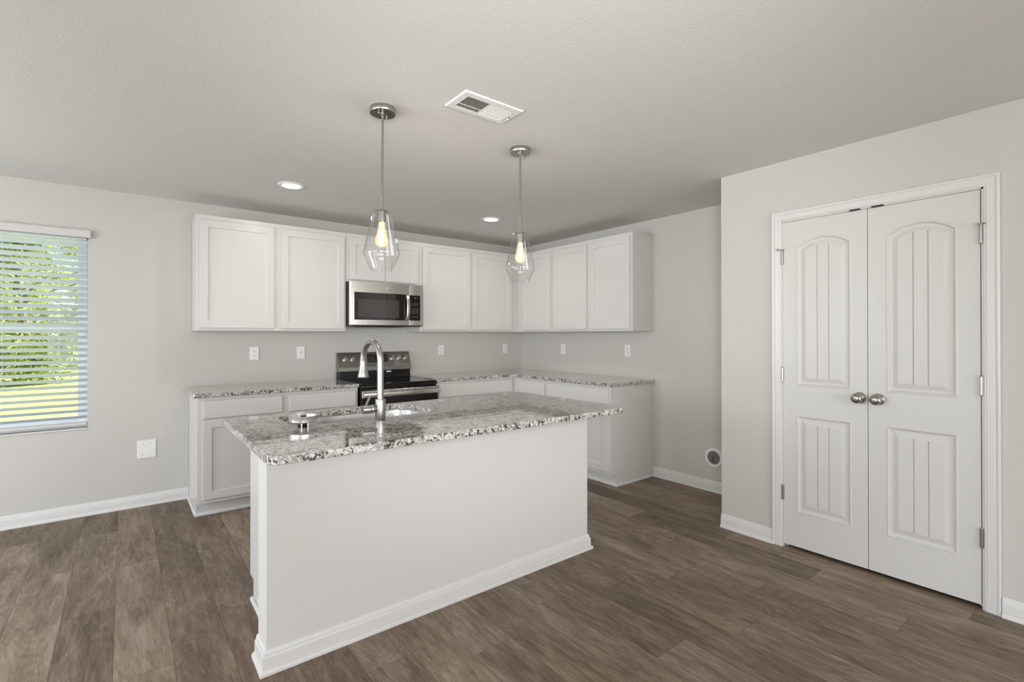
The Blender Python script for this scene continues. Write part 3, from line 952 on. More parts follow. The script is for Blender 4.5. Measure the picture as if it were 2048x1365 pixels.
e = 0.0015
countertop('countertop', round_poly([(-3.565, -e), (-3.565, -0.638), (-2.3455, -0.638), (-2.3455, -e)], [0, 0.012, 0.003, 0]), [], 0.884, 0.914,
           'speckled grey granite countertop on the cabinets left of the range', (-2.95, -0.32, 0.884))
countertop('countertop', round_poly([(-1.5745, -e), (-1.5745, -0.638), (-0.638, -0.638), (-0.638, -2.003), (-e, -2.003), (-e, -e)], [0, 0.003, 0.004, 0.012, 0, 0]), [], 0.884, 0.914,
           'L-shaped speckled granite countertop wrapping the room corner right of the range', (-0.9, -0.32, 0.884))
IX0, IX1, IY0, IY1 = -3.561, -1.647, -2.984, -1.960
SX0, SX1, SY0, SY1 = -3.335, -2.580, -2.418, -2.030
sink_loop = round_poly([(SX0, SY0), (SX1, SY0), (SX1, SY1), (SX0, SY1)], [0.10, 0.10, 0.12, 0.12], 10)
hole_c = round_poly([(-2.9445 - 0.0165, -2.487 - 0.0165), (-2.9445 + 0.0165, -2.487 - 0.0165), (-2.9445 + 0.0165, -2.487 + 0.0165), (-2.9445 - 0.0165, -2.487 + 0.0165)], [0.0164] * 4, 4)
ctop = countertop('countertop', round_poly([(IX0, IY0), (IX1, IY0), (IX1, IY1), (IX0, IY1)], [0.055, 0.045, 0.02, 0.02]), [sink_loop], 0.884, 0.914,
           'long speckled granite island countertop with a rounded sink cutout', (-2.6, -2.47, 0.884))

# ------------------------------------------------------------------ island
KX0, KX1, KY0, KY1 = -3.511, -1.669, -2.697, -2.556
isl = thing('kitchen_island', ((KX0 + KX1) / 2, (KY0 + KY1) / 2, 0), 'low painted island half wall with white baseboard carrying the granite overhang', 'island')
bm = newbm(); box(bm, KX0, KX1, KY0, KY1, 0.0, 0.8835, 0.002, 1); part('half_wall', bm, mat('island_paint', (214, 211, 204), 0.6, spec=0.3, bump=(260, 0.08, 0.002)), isl)
bm = newbm(); sweep(bm, [(KX0, KY1), (KX0, KY0), (KX1, KY0), (KX1, KY1)], [(-a, b) for a, b in BASE]); part('baseboard', bm, M_trim, isl, 35)
bm = newbm(); sweep(bm, [(KX0, KY1), (KX0, KY0), (KX1, KY0), (KX1, KY1)], [(-a, b) for a, b in [(0, 0.832), (0.006, 0.833), (0.010, 0.838), (0.012, 0.846), (0.012, 0.8835), (0, 0.8835)]]); part('top_moulding', bm, M_trim, isl, 35)
# cabinets on the kitchen side of the island
T_ISL = lambda u, d, z: Vector((u, -2.5545 + d, z))
ID = 0.5595
cab('base_cabinet', T_ISL, -3.4410, -2.2600, 0, BZ1, ID, 'white sink base cabinet under the island sink, its narrow end showing at left',
    doors=[(-3.3250, -2.9100, 0.134, 0.716), (-2.9000, -2.5000, 0.134, 0.716)], drawers=[(-3.3250, -2.5000, 0.728, 0.858)], toe=TOE, hollow=True)
isc = bpy.data.objects['base_cabinet']
I2 = cab('base_cabinet', T_ISL, -2.2595, -1.7000, 0, BZ1, ID, 'white island base cabinet on the kitchen side, at the end nearest the fridge space',
    doors=[(-2.2300, -1.7300, 0.134, 0.716)], drawers=[(-2.2300, -1.7300, 0.728, 0.858)], toe=TOE)
island_cab = [o for o in bpy.data.objects if o.get('label', '').startswith('white sink base')][0]
bm = newbm(); yk = -2.5545 + ID - 0.075
sweep(bm, [(-3.441, -2.552), (-3.441, yk), (-2.261, yk)], SHOE); part('shoe_moulding', bm, M_trim, island_cab, 35)

# undermount sink
bm = newbm()
so = inset(sink_loop, -0.006)
zs_ = [(so, 0.8835), (so, 0.879), (inset(sink_loop, -0.004), 0.87), (inset(sink_loop, 0.004), 0.70), (inset(sink_loop, 0.02), 0.683), (inset(sink_loop, 0.045), 0.678)]
rings = [[bm.verts.new((p.x, p.y, z_)) for p in L] for L, z_ in zs_]
fl = [bm.verts.new((p.x, p.y, 0.8835)) for p in inset(sink_loop, -0.022)]
for A_, B_ in [(fl, rings[0])] + list(zip(rings, rings[1:])):
    for i in range(len(A_)):
        bm.faces.new((A_[i], A_[(i + 1) % len(A_)], B_[(i + 1) % len(A_)], B_[i]))
bm.faces.new(rings[-1])
snk = part('sink', bm, M_sink, None, 40, at=((SX0 + SX1) / 2, (SY0 + SY1) / 2, 0.678))
tag(snk, 'stainless steel undermount sink set in the island countertop', 'sink')
bm = newbm(); lathe(bm, [(0, 0.0), (0.02, 0.0), (0.045, 0.0025), (0.055, 0.002), (0.055, 0.0005), (0.02, -0.0), (0, 0.0)], 28, 'z', (-2.957, -2.22, 0.6785)); part('drain', bm, M_nickel, snk, 40)

# ------------------------------------------------------------------ faucet
FX, FY, FZ = -2.9445, -2.487, 0.914
fa = thing('faucet', (FX, FY, FZ), 'tall brushed nickel gooseneck faucet with pull-down spray on the island', 'faucet')
bm = newbm(); lathe(bm, [(0, 0), (0.0245, 0), (0.0255, 0.002), (0.0255, 0.101), (0.0245, 0.1035), (0.019, 0.104), (0, 0.104)], 36, 'z', (FX, FY, FZ)); part('body', bm, M_nickel_f, fa, 40)
bm = newbm()
R = 0.098; zc = FZ + 0.392 - R - 0.0
ux, uy = -0.06, 0.998    # direction of the spout in plan
pts = [(FX, FY, FZ + 0.10)]
for k in range(1, 5): pts.append((FX, FY, FZ + 0.10 + (zc - FZ - 0.10) * k / 4))
for k in range(1, 25):
    a = PI * k / 24 * 0.975
    rr = R * (1 - math.cos(a))
    pts.append((FX + ux * rr, FY + uy * rr, zc + R * math.sin(a) * 0.98))
ex, ey, ez = pts[-1]
pts.append((ex + ux * 0.002, ey + uy * 0.002, ez - 0.012))
tube(bm, pts, 0.0158, 20); part('spout', bm, M_nickel_f, fa, 60)
bm = newbm()
hx, hy, hz = pts[-1]
prof = [(0, 0), (0.0160, 0), (0.0168, -0.004), (0.0172, -0.010), (0.0185, -0.030), (0.0235, -0.060), (0.0285, -0.082), (0.0285, -0.088), (0.0265, -0.092), (0.012, -0.092), (0, -0.090)]
lathe(bm, prof, 32, 'z', (hx, hy, hz)); part('spray_head', bm, M_nickel_f, fa, 40)
bm = newbm()
lathe(bm, [(0, -0.092), (0.0205, -0.092), (0.0215, -0.089), (0.0215, -0.052), (0.0195, -0.050), (0.0195, -0.046), (0.0215, -0.042), (0.0165, -0.028), (0.012, -0.018)], 32, 'x', (FX, FY, FZ + 0.058)); part('valve_housing', bm, M_nickel_f, fa, 40)
bm = newbm()
tube(bm, [(FX - 0.072, FY, FZ + 0.074), (FX - 0.070, FY + 0.004, FZ + 0.084), (FX - 0.050, FY + 0.012, FZ + 0.118)], [0.0065, 0.0055, 0.0058], 12)
part('lever', bm, M_nickel_f, fa, 40)

# sink strainer standing beside the sink
bm = newbm()
sx, sy, sz = -3.300, -2.440, 0.914
st = thing('sink_strainer', (sx, sy, sz), 'loose stainless sink strainer cup standing on the island near the sink edge', 'strainer')
lathe(bm, [(0, 0.024), (0.040, 0.022), (0.056, 0.023), (0.0605, 0.028), (0.0620, 0.050), (0.0635, 0.053), (0.0620, 0.0535), (0.0590, 0.050), (0.0560, 0.034), (0.030, 0.030), (0, 0.030)], 40, 'z', (sx, sy, sz)); part('cup', bm, M_cup, st, 25)
bm = newbm(); lathe(bm, [(0, 0), (0.0235, 0), (0.0240, 0.001), (0.0240, 0.0225), (0, 0.0225)], 28, 'z', (sx, sy, sz)); part('threaded_stem', bm, M_black, st, 40)
for a in (-2.2, -0.9, 0.5, 2.0):
    bm = newbm(); box(bm, sx + 0.0235 * math.cos(a) - 0.0025, sx + 0.0235 * math.cos(a) + 0.0025, sy + 0.0235 * math.sin(a) - 0.0025, sy + 0.0235 * math.sin(a) + 0.0025, sz + 0.001, sz + 0.023)
    part('stem_rib', bm, M_steel, st)
bm = newbm(); lathe(bm, [(0, 0.030), (0.004, 0.030), (0.004, 0.044), (0.012, 0.047), (0.014, 0.052), (0.010, 0.057), (0, 0.058)], 24, 'z', (sx, sy, sz)); part('knob', bm, M_nickel, st, 40)
bm = newbm(); lathe(bm, [(0.020, 0.0315), (0.050, 0.0365)], 32, 'z', (sx, sy, sz)); part('rubber_seal', bm, M_black, st, 40)

# ------------------------------------------------------------------ microwave
MX0, MX1, MZ0, MZ1 = -2.3425, -1.6015, 1.4340, 1.8345
YF = -0.398   # door face
mw = thing('microwave', ((MX0 + MX1) / 2, -0.2, MZ0), 'stainless over-the-range microwave with black glass door window', 'microwave')
bm = newbm(); box(bm, MX0 + 0.002, MX1 - 0.002, -0.372, -0.003, MZ0 - 0.012, MZ1 - 0.001, 0.002); part('case', bm, M_dark, mw)
def curved_front(bm, x0, x1, z0, z1, yb, yf, bow=0.004, n=10, bev=0.006):
    """front panel with rounded sides"""
    loop = [(x0, yb)]
    for k in range(n + 1):
        u = k / n; x = x0 + (x1 - x0) * u
        loop.append((x, yf))
    loop.append((x1, yb))
    A_ = [bm.verts.new((x, y, z0)) for x, y in loop]; B_ = [bm.verts.new((x, y, z1)) for x, y in loop]
    for i in range(len(A_)): bm.faces.new((A_[i], A_[(i + 1) % len(A_)], B_[(i + 1) % len(A_)], B_[i]))
    bm.faces.new(A_); bm.faces.new(B_[::-1])
# door: steel frame ring with the window inset
dx0, dx1 = MX0, -1.7510
def plate_round(bm, x0, x1, z0, z1, yb, yf, r=0.010):
    """panel whose left and right vertical edges are rounded"""
    loop = round_poly([(x0, yf), (x1, yf), (x1, yb), (x0, yb)], [r, r if x1 == MX1 else 0.001, 0, 0], 6)
    A_ = [bm.verts.new((p.x, p.y, z0)) for p in loop]; B_ = [bm.verts.new((p.x, p.y, z1)) for p in loop]
    for i in range(len(A_)): bm.faces.new((A_[i], A_[(i + 1) % len(A_)], B_[(i + 1) % len(A_)], B_[i]))
    bm.faces.new(A_); bm.faces.new(B_[::-1])
bm = newbm(); plate_round(bm, dx0, dx1, MZ0, MZ1, -0.3735, YF, 0.012); dr = part('door', bm, M_steel, mw, 40)
bm = newbm(); plate_round(bm, dx1 + 0.0018, MX1, MZ0, MZ1, -0.3735, YF, 0.001); cp = part('control_side', bm, M_steel, mw, 40)
bm = newbm(); box(bm, -2.3005, -1.7960, YF - 0.0022, YF + 0.001, 1.4815, 1.7365, 0.0015); bg_ = part('window_glass', bm, M_blackglass, mw)
bm = newbm(); box(bm, -2.2625, -1.8570, YF - 0.0030, YF - 0.0021, 1.5060, 1.6740); part('window_mesh', bm, M_mwin, bg_)
bm = newbm(); box(bm, -1.7480, -1.6300, YF - 0.0022, YF + 0.001, 1.4815, 1.7325, 0.0015); pn = part('control_panel', bm, M_blackglass, mw)
bm = newbm(); box(bm, -1.7960, -1.7530, YF - 0.0020, YF + 0.001, 1.4815, 1.7345, 0.0010); part('handle_recess', bm, M_black, mw)
# handle: a bowed vertical bar
bm = newbm()
hz0, hz1 = 1.4835, 1.7320
hp = []
for k in range(15):
    u = k / 14; zz = hz0 + (hz1 - hz0) * u
    hp.append((zz, YF - 0.012 - 0.026 * math.sin(PI * u) ** 0.6))
for i in range(14):
    (za, ya_), (zb_, yb_) = hp[i], hp[i + 1]
    xs_ = (-1.7860, -1.7790, -1.7600, -1.7535); dys = (0.006, 0, 0, 0.006)
    ring0 = [(xs_[j], ya_ + dys[j], za) for j in range(4)] + [(xs_[3], ya_ + 0.014, za), (xs_[0], ya_ + 0.014, za)]
    ring1 = [(xs_[j], yb_ + dys[j], zb_) for j in range(4)] + [(xs_[3], yb_ + 0.014, zb_), (xs_[0], yb_ + 0.014, zb_)]
    V0 = [bm.verts.new(p) for p in ring0]; V1 = [bm.verts.new(p) for p in ring1]
    for j in range(6): bm.faces.new((V0[j], V0[(j + 1) % 6], V1[(j + 1) % 6], V1[j]))
    if i == 0: bm.faces.new(V0)
    if i == 13: bm.faces.new(V1)
bmesh.ops.remove_doubles(bm, verts=bm.verts, dist=1e-5)
box(bm, -1.7820, -1.7560, YF - 0.014, YF - 0.001, hz0 + 0.002, hz0 + 0.016); box(bm, -1.7820, -1.7560, YF - 0.014, YF - 0.001, hz1 - 0.016, hz1 - 0.002)
part('handle', bm, M_steel, mw, 35)
# printed keys and clock
yk_ = YF - 0.0029
def key(x, z_, w, h):
    bm = newbm(); box(bm, x - w / 2, x + w / 2, yk_, yk_ + 0.0008, z_ - h / 2, z_ + h / 2); part('key', bm, M_key, pn, at=(x, yk_, z_))
for (x, w) in ((-1.7170, 0.009), (-1.6900, 0.015), (-1.6640, 0.012)):
    for z_ in (1.6500, 1.6360): key(x, z_, w, 0.0035)
for z_ in (1.5990, 1.5840, 1.5690, 1.5540):
    for x in (-1.7190, -1.7020, -1.6850): key(x, z_, 0.0045, 0.0050)
    key(-1.6630, z_, 0.011, 0.0038)
for x in (-1.7150, -1.6900, -1.6650): key(x, 1.5180, 0.011, 0.0045)
bm = newbm()
for dxs in (-0.0065, 0.0025):
    for q in ((0, 0.0045, 0.0055, 0.0065), (0, 0.0045, 0.0, 0.001), (0, 0.001, 0, 0.0065), (0.0045, 0.0055, 0, 0.0065), (0, 0.0045, 0.0028, 0.0038)):
        box(bm, -1.6845 + dxs + q[0], -1.6845 + dxs + q[1], yk_, yk_ + 0.0008, 1.7040 + q[2], 1.7040 + q[3])
part('clock_digits', bm, M_disp, pn)
# round script monogram badge
bm = newbm()
bx_, bz_ = -1.9795, 1.7835
for r_ in (0.0145, ):
    lathe(bm, [(r_, -0.0006), (r_ + 0.0016, -0.0006), (r_ + 0.0016, -0.0022), (r_, -0.0022), (r_, -0.0006)], 32, 'y', (bx_, YF, bz_))
tube(bm, [(bx_ - 0.001 + 0.006 * math.cos(a) - 0.0035, YF - 0.0016, bz_ + 0.0065 * math.sin(a)) for a in [0.5 + i * 0.4 for i in range(14)]], 0.0008, 6)
tube(bm, [(bx_ + 0.0055 + 0.0042 * math.cos(a), YF - 0.0016, bz_ + 0.0065 * math.sin(a)) for a in [0.3 + i * 0.4 for i in range(14)]], 0.0008, 6)
tube(bm, [(bx_ + 0.002, YF - 0.0016, bz_), (bx_ + 0.0085, YF - 0.0016, bz_ + 0.0005)], 0.0008, 6)
part('badge', bm, M_plate, mw)
bm = newbm(); box(bm, MX0 + 0.16, MX1 - 0.20, -0.36, -0.10, MZ0 - 0.018, MZ0 - 0.0125, 0.001); part('bottom_vent', bm, M_slot, mw)

# ------------------------------------------------------------------ range
RX0, RX1 = -2.3350, -1.5770
rg = thing('range', ((RX0 + RX1) / 2, -0.33, 0), 'black and stainless electric range with glass cooktop and rear knobs', 'stove')
bm = newbm(); box(bm, RX0 + 0.002, RX1 - 0.002, -0.630, -0.012, 0.02, 0.868, 0.002); part('body', bm, M_black, rg)
bm = newbm(); box(bm, RX0 + 0.05, RX1 - 0.05, -0.58, -0.05, 0.0, 0.0195); part('plinth', bm, M_black, rg)
# cooktop
bm = newbm(); box(bm, RX0, RX1, -0.652, -0.070, 0.8685, 0.8900, 0.004, 2); ck = part('cooktop', bm, M_black, rg, 30)
bm = newbm(); box(bm, RX0 + 0.012, RX1 - 0.012, -0.640, -0.082, 0.8902, 0.9040, 0.003); part('glass_surface', bm, M_cooktop, ck)
# backguard: steel wedge over a black riser
bm = newbm()
def prism(bm, prof, x0, x1):
    A_ = [bm.verts.new((x0, y, z_)) for y, z_ in prof]; B_ = [bm.verts.new((x1, y, z_)) for y, z_ in prof]
    for i in range(len(prof)): bm.faces.new((A_[i], A_[(i + 1) % len(prof)], B_[(i + 1) % len(prof)], B_[i]))
    bm.faces.new(A_); bm.faces.new(B_[::-1])
prism(bm, [(-0.012, 0.9800), (-0.012, 1.1640), (-0.034, 1.1660), (-0.092, 1.0215), (-0.092, 0.9850), (-0.078, 0.9800)], RX0, RX1)
bgd = part('backguard', bm, M_steel_h, rg)
bm = newbm(); box(bm, RX0 + 0.008, RX1 - 0.008, -0.076, -0.013, 0.8902, 0.9795, 0.001); part('riser', bm, M_black, rg)
for a in (RX0, RX1 - 0.0075):
    bm = newbm(); box(bm, a, a + 0.0075, -0.070, -0.012, 0.8902, 0.9795); part('end_cap', bm, M_dark, rg)
# sloped face frame of reference
p0 = Vector((0, -0.034, 1.1660)); p1 = Vector((0, -0.092, 1.0215))
sl = (p1 - p0).normalized(); nr = Vector((0, sl.z, -sl.y)); nr = nr if nr.y < 0 else -nr
def onface(x, t, h): # t: metres down the slope from the top, h: off the surface
    return Vector((x, 0, 0)) + p0 + sl * t + nr * h
def face_box(bm, x0, x1, t0, t1, h0, h1):
    V = []
    for h in (h0, h1):
        for (x, t) in ((x0, t0), (x1, t0), (x1, t1), (x0, t1)): V.append(bm.verts.new(onface(x, t, h)))
    for q in ((0, 1, 2, 3), (4, 5, 6, 7), (0, 1, 5, 4), (1, 2, 6, 5), (2, 3, 7, 6), (3, 0, 4, 7)): bm.faces.new([V[i] for i in q])
for kx in (-2.2670, -2.1930, -1.7800, -1.7080, -1.6330):
    bm = newbm()
    n = 24; prof = [(0.0215, 0.0005), (0.0235, 0.004), (0.0225, 0.008), (0.0185, 0.010), (0.0175, 0.024), (0.0155, 0.026), (0, 0.026)]
    rings = []
    for r_, h in prof:
        rings.append([bm.verts.new(onface(kx + r_ * math.cos(2 * PI * i / n), 0.070 + r_ * math.sin(2 * PI * i / n), h)) for i in range(n)] if r_ > 0 else [bm.verts.new(onface(kx, 0.070, h))])
    for A_, B_ in zip(rings, rings[1:]):
        for i in range(n):
            if len(B_) == 1: bm.faces.new((A_[i], A_[(i + 1) % n], B_[0]))
            else: bm.faces.new((A_[i], A_[(i + 1) % n], B_[(i + 1) % n], B_[i]))
    face_box(bm, kx - 0.0045, kx + 0.0045, 0.050, 0.090, 0.020, 0.034)
    part('knob', bm, M_steel, rg, 35)
bm = newbm(); face_box(bm, -2.0380, -1.8230, 0.030, 0.108, 0.0003, 0.0016); ds = part('clock_panel', bm, M_blackglass, rg)
for x in (-2.020, -1.996, -1.972, -1.893, -1.868, -1.844):
    for t in (0.045, 0.066, 0.088):
        bm = newbm(); face_box(bm, x - 0.005, x + 0.005, t, t + 0.005, 0.0016, 0.0022); part('touch_key', bm, M_key, ds)
bm = newbm(); box(bm, -1.8460, -1.7940, -0.0800, -0.0765, 0.9600, 0.9740, 0.001); part('badge', bm, M_plate, rg)
# oven door and steel trim with handle
bm = newbm(); box(bm, RX0 + 0.004, RX1 - 0.004, -0.668, -0.6305, 0.215, 0.852, 0.003); od = part('oven_door', bm, M_black, rg)
bm = newbm(); box(bm, RX0 + 0.13, RX1 - 0.13, -0.6705, -0.6675, 0.36, 0.66, 0.001); part('oven_window', bm, M_blackglass, od)
bm = newbm(); box(bm, RX0 + 0.002, RX1 - 0.002, -0.676, -0.6685, 0.7860, 0.8500, 0.0015); tp = part('door_trim', bm, M_steel, od)
for x in (-2.065, -2.018, -1.950, -1.903, -1.835, -1.720):
    bm = newbm(); box(bm, x - 0.018, x + 0.018, -0.6775, -0.6755, 0.8395, 0.8440); part('vent_slot', bm, M_slot, tp)
bm = newbm(); box(bm, RX0 + 0.010, RX1 + 0.000, -0.716, -0.702, 0.7930, 0.8310, 0.003, 2)
box(bm, RX0 + 0.010, RX0 + 0.030, -0.703, -0.6755, 0.7970, 0.8270, 0.001); box(bm, RX1 - 0.022, RX1 - 0.002, -0.703, -0.6755, 0.7970, 0.8270, 0.001)
part('oven_handle', bm, M_steel, od, 35)
bm = newbm(); box(bm, RX0 + 0.004, RX1 - 0.004, -0.664, -0.6305, 0.045, 0.205, 0.003); part('storage_drawer', bm, M_black, rg)

# ------------------------------------------------------------------ pendants
def pendant():
    r = thing('pendant_light', (0, 0, CEIL), None, 'pendant lamp', 'clear glass pendants over the island')
    bm = newbm(); lathe(bm, [(0, 0), (0.0605, 0), (0.0615, -0.002), (0.0615, -0.026), (0.0595, -0.0285), (0.012, -0.029), (0, -0.029)], 40, 'z'); cn = part('canopy', bm, M_nickel, r, 40, local=True)
    for a in (0.55, 0.55 + PI):
        bm = newbm(); x, y = 0.032 * math.cos(a), 0.032 * math.sin(a)
        lathe(bm, [(0, -0.029), (0.0035, -0.029), (0.0045, -0.036), (0.0035, -0.0385), (0, -0.039)], 14, 'z', (x, y, 0)); part('canopy_screw', bm, M_nickel, cn, 40, local=True)
    bm = newbm(); tube(bm, [(0, 0, -0.028), (0, 0, -0.498)], 0.0055, 14)
    lathe(bm, [(0, -0.029), (0.011, -0.029), (0.011, -0.034), (0.0055, -0.036)], 18, 'z'); part('rod', bm, M_nickel, r, 40, local=True)
    bm = newbm(); lathe(bm, [(0.0055, -0.490), (0.010, -0.494), (0.0275, -0.497), (0.0285, -0.500), (0.0285, -0.503), (0.0215, -0.505), (0.0215, -0.553), (0.0185, -0.556), (0, -0.556)], 32, 'z'); part('socket', bm, M_nickel, r, 40, local=True)
    # glass shade: shoulder, flare, waist, open bottom
    outer = [(0.024, -0.498), (0.034, -0.499), (0.0405, -0.503), (0.0440, -0.511), (0.0560, -0.565), (0.0700, -0.630), (0.0840, -0.690), (0.0868, -0.704), (0.0850, -0.716), (0.0525, -0.783), (0.0524, -0.7855), (0.0512, -0.7870)]
    inner = [(r_ - 0.0022, z_ + 0.0006) for r_, z_ in outer[::-1]]
    bm = newbm(); lathe(bm, outer + inner + [outer[0]], 48, 'z'); part('glass_shade', bm, M_shade, r, 40, local=True)
    # bulb
    bm = newbm(); lathe(bm, [(0.013, -0.556), (0.0135, -0.566), (0.0160, -0.580), (0.0225, -0.605), (0.0295, -0.628), (0.0322, -0.643), (0.0300, -0.658), (0.0210, -0.670), (0.0080, -0.676), (0, -0.677)], 32, 'z'); bl = part('bulb', bm, M_bulbglass, r, 60, local=True)
    bm = newbm()
    for k in range(6):
        a = 2 * PI * k / 6; b = a + 0.35
        tube(bm, [(0.006 * math.cos(a), 0.006 * math.sin(a), -0.590), (0.0115 * math.cos(b), 0.0115 * math.sin(b), -0.643)], 0.0022, 6)
    part('filament', bm, M_fil, bl, local=True)
    bm = newbm(); lathe(bm, [(0, -0.556), (0.013, -0.556), (0.0138, -0.560), (0.0130, -0.570), (0, -0.571)], 20, 'z'); part('bulb_collar', bm, mat('amber_collar', (222, 196, 140), 0.4, emit=(255, 214, 150), estr=0.6), bl, 40, local=True)  # faint emission paints the bulb's glow onto the collar
    return r
pd = pendant()
pd.location = (-2.9700, -2.5750, CEIL)
pd.rotation_euler = (0, 0.009, 0)
pd['label'] = 'clear glass pendant with glowing bulb hanging nearer the window, above the faucet'
pd2 = copy_tree(pd); pd2.rotation_euler = (0, 0, 0); pd2.location = (-2.1175, -2.5830, CEIL)
pd2['label'] = 'clear glass pendant with glowing bulb hanging nearer the pantry doors'
for x, y in ((-2.970, -2.575), (-2.1175, -2.583)):
    light('pendant_glow', 'POINT', (x, y, CEIL - 0.625), (0, 0, 0), 6.5, (1.0, 0.92, 0.82), shadow_soft_size=0.014)

# ------------------------------------------------------------------ recessed lights
def downlight():
    r = thing('recessed_light', (0, 0, CEIL), None, 'ceiling light', 'round recessed lights in the ceiling')
    bm = newbm(); lathe(bm, [(0.0700, 0.0), (0.0930, 0.0), (0.0935, -0.003), (0.0900, -0.006), (0.0720, -0.0085), (0.0655, -0.006), (0.0650, -0.001)], 48, 'z'); part('trim_ring', bm, M_plate, r, 40, local=True)
    bm = newbm(); lathe(bm, [(0, -0.0030), (0.040, -0.0032), (0.0665, -0.0025), (0.0665, -0.0012), (0, -0.0012)], 40, 'z'); part('lens', bm, M_lens, r, 40, local=True)
    return r
rl = downlight(); rl.location = (-2.992, -0.997, CEIL)
rl['label'] = 'lit round recessed ceiling light, the one nearer the window'
rl2 = copy_tree(rl); rl2.location = (-1.2180, -1.040, CEIL)
rl2['label'] = 'lit round recessed ceiling light, the one nearer the room corner'
for x, y in ((-2.992, -0.997), (-1.218, -1.040)):
    light('downlight_beam', 'AREA', (x, y, CEIL - 0.010), (0, 0, 0), 3.9, (1.0, 0.96, 0.91), shape='DISK', size=0.125)

# ------------------------------------------------------------------ ceiling vent
vx0, vx1, vy0, vy1 = -2.7530, -2.4180, -2.9790, -2.7920
vt = thing('ceiling_vent', ((vx0 + vx1) / 2, (vy0 + vy1) / 2, CEIL), 'white rectangular ceiling air register between the two pendants', 'vent')
bm = newbm()
zt = CEIL - 0.0005
def vent_frame(bm, x0, x1, y0, y1, w):
    for off, zz in ((0, 0), ):
        pass
    rs = []
    for off, zz in ((0, zt), (0, zt - 0.004), (0.004, zt - 0.0075), (w, zt - 0.0085), (w, zt)):
        rs.append([bm.verts.new((x0 + off, y0 + off, zz)), bm.verts.new((x1 - off, y0 + off, zz)), bm.verts.new((x1 - off, y1 - off, zz)), bm.verts.new((x0 + off, y1 - off, zz))])
    for A_, B_ in zip(rs, rs[1:]):
        for i in range(4): bm.faces.new((A_[i], A_[(i + 1) % 4], B_[(i + 1) % 4], B_[i]))
vent_frame(bm, vx0, vx1, vy0, vy1, 0.034)
box(bm, -2.5900, -2.5840, vy0 + 0.033, vy1 - 0.033, zt - 0.0075, zt - 0.001)
part('frame', bm, M_plate, vt)
bm = newbm(); box(bm, vx0 + 0.032, vx1 - 0.032, vy0 + 0.032, vy1 - 0.032, zt - 0.0006, zt - 0.0001); part('duct_shade_sheet', bm, M_void, vt)  # dark sheet on the uncut ceiling, painting the shade within the duct
def louvers(x0, x1, n, lean, name):
    bm = newbm()
    for i in range(n):
        x = x0 + (x1 - x0) * (i + 0.5) / n
        w = 0.0052
        a, b = (x - w * 0.55 * lean, zt - 0.0010), (x + w * 0.55 * lean, zt - 0.0082)
        tt = 0.0006
        V = [bm.verts.new((xx, yy, zz)) for yy in (vy0 + 0.033, vy1 - 0.033) for xx, zz in ((a[0] - tt, a[1]), (a[0] + tt, a[1]), (b[0] + tt, b[1]), (b[0] - tt, b[1]))]
        for q in ((0, 1, 2, 3), (4, 5, 6, 7), (0, 1, 5, 4), (1, 2, 6, 5), (2, 3, 7, 6), (3, 0, 4, 7)): bm.faces.new([V[k] for k in q])
    if lean > 0 or True:
        yb_ = vy0 + 0.033 + (vy1 - vy0 - 0.066) * 0.72
        box(bm, x0, x1, yb_ - 0.001, yb_ + 0.001, zt - 0.006, zt - 0.002)
    part(name, bm, M_plate, vt)
louvers(-2.7180, -2.5900, 12, -1.0, 'louver_bank')
louvers(-2.5840, -2.4540, 12, 1.0, 'louver_bank')
bm = newbm(); box(bm, -2.4430, -2.4400, -2.893, -2.862, zt - 0.0095, zt - 0.0075); part('lever_slot', bm, M_slot, vt)
bm = newbm(); box(bm, -2.4440, -2.4390, -2.880, -2.873, zt - 0.020, zt - 0.0085, 0.001); part('damper_lever', bm, M_plate, vt)

# ------------------------------------------------------------------ electrical plates
def outlet_proto():
    r = thing('wall_outlet', (0, 0, 0), None, 'outlet', 'white duplex outlets above the counters')
    bm = newbm(); box(bm, -0.0355, 0.0355, -0.006, -0.0004, -0.0575, 0.0575, 0.002, 2); pl = part('plate', bm, M_plate, r, local=True)
    for s_ in (1, -1):
        bm = newbm()
        lp = round_poly([(-0.0165, -0.014), (0.0165, -0.014), (0.0165, 0.014), (-0.0165, 0.014)], [0.008] * 4, 5)
        A_ = [bm.verts.new((p.x, -0.0078, p.y + s_ * 0.0195)) for p in lp]; B_ = [bm.verts.new((p.x, -0.005, p.y + s_ * 0.0195)) for p in lp]
        for i in range(len(A_)): bm.faces.new((A_[i], A_[(i + 1) % len(A_)], B_[(i + 1) % len(A_)], B_[i]))
        bm.faces.new(A_)
        rc = part('receptacle', bm, M_plate, r, local=True)
        bm = newbm(); zc_ = s_ * 0.0195
        box(bm, -0.0075, -0.0055, -0.0084, -0.0076, zc_ - 0.001, zc_ + 0.0075); box(bm, 0.0055, 0.0075, -0.0084, -0.0076, zc_ - 0.001, zc_ + 0.0065)
        lathe(bm, [(0, -0.0084), (0.0028, -0.0084), (0.0028, -0.0076), (0, -0.0076)], 12, 'y', (0, 0, zc_ - 0.0075))
        part('slots', bm, M_slot, rc, local=True)
    bm = newbm(); lathe(bm, [(0, -0.0075), (0.0028, -0.0070), (0.0030, -0.005)], 12, 'y'); part('screw', bm, M_plate, r, 40, local=True)
    return r
op = outlet_proto()
spots = [((-3.0515, 0, 1.1775), 0, 'white duplex outlet on the back wall near the window, under the widest doors'),
         ((-1.1620, 0, 1.1720), 0, 'white duplex outlet on the back wall just right of the range'),
         ((-0.2560, 0, 1.1730), 0, 'white duplex outlet on the back wall close to the room corner'),
         ((0, -0.7620, 1.1795), -PI / 2, 'white duplex outlet on the right wall close to the room corner'),
         ((0, -1.6825, 1.1820), -PI / 2, 'white duplex outlet on the right wall near the end of the counter')]
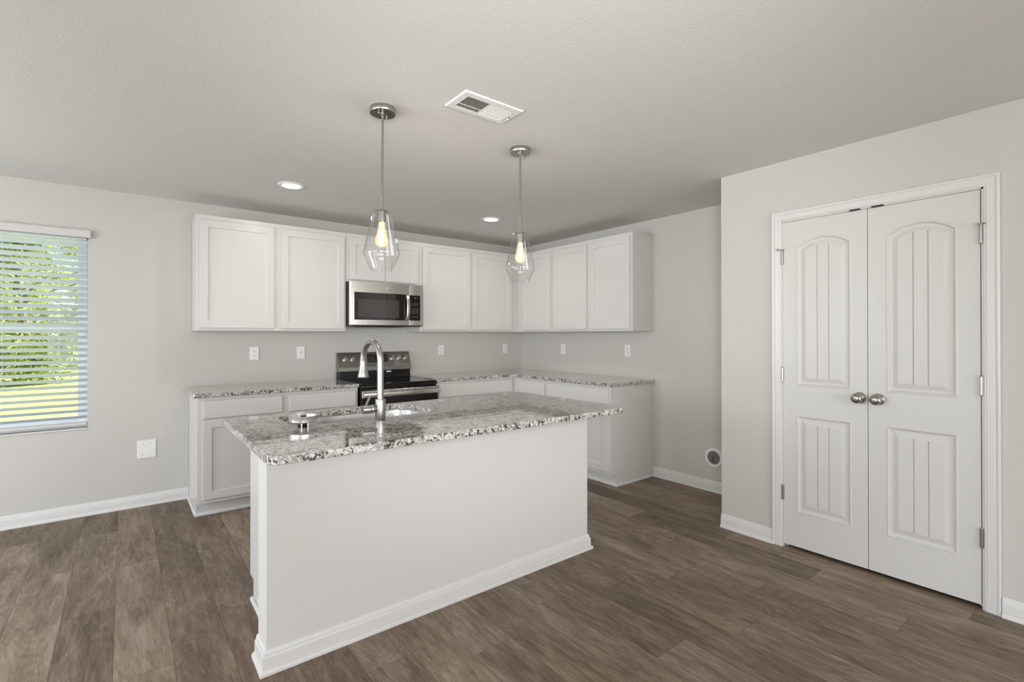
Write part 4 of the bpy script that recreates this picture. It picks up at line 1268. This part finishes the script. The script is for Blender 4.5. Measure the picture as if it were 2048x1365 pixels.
for i, (l, rz, lab) in enumerate(spots):
    o = op if i == 0 else copy_tree(op)
    o.location = l; o.rotation_euler = (0, 0, rz); o['label'] = lab
sw = thing('light_switch', (-2.6600, 0, 1.1750), 'white toggle switch plate on the back wall left of the range', 'switch')
bm = newbm(); box(bm, -0.0355, 0.0355, -0.006, -0.0004, -0.0575, 0.0575, 0.002, 2); part('plate', bm, M_plate, sw, local=True)
bm = newbm(); box(bm, -0.006, 0.006, -0.0075, -0.005, -0.0125, 0.0125, 0.0005); part('toggle_surround', bm, M_trim, sw, local=True)
bm = newbm(); box(bm, -0.0035, 0.0035, -0.0165, -0.006, 0.000, 0.008, 0.001); part('toggle', bm, mat('ivory_toggle', (176, 172, 164), 0.4), sw, local=True)
bk = thing('blank_plate', (-3.8160, 0, 0.4430), 'wide white blank wall plate with four screws, low between window and cabinet', 'wall plate')
bm = newbm(); box(bm, -0.0600, 0.0600, -0.006, -0.0004, -0.0700, 0.0700, 0.0025, 2); part('plate', bm, M_plate, bk, local=True)
for x in (-0.023, 0.023):
    for z_ in (-0.042, 0.042):
        bm = newbm(); lathe(bm, [(0, -0.0072), (0.0032, -0.0068), (0.0036, -0.0055)], 12, 'y', (x, 0, z_)); part('screw', bm, M_key, bk, 40, local=True)

# ------------------------------------------------------------------ round recessed supply box in the fridge space
rb = thing('wall_box', (0, -2.5980, 0.2900), 'round white recessed valve box low on the wall of the fridge space', 'wall box')
bm = newbm()
lathe(bm, [(0.0560, -0.004), (0.0580, -0.0100), (0.0640, -0.0125), (0.0780, -0.0090), (0.0810, -0.0040), (0.0810, -0.0005), (0.0560, -0.0005)], 40, 'x', (0, -2.598, 0.290)); part('ring', bm, M_plate, rb, 40)
bm = newbm(); lathe(bm, [(0, -0.0008), (0.0575, -0.0008), (0.0575, -0.0060)], 40, 'x', (0, -2.598, 0.290)); part('box_interior', bm, mat('box_grey', (120, 117, 112), 0.5), rb, 40)
bm = newbm(); tube(bm, [(-0.001, -2.590, 0.262), (-0.020, -2.590, 0.264), (-0.024, -2.590, 0.300)], 0.010, 12); box(bm, -0.030, -0.022, -2.606, -2.574, 0.297, 0.309, 0.002); part('valve', bm, M_nickel, rb, 40)
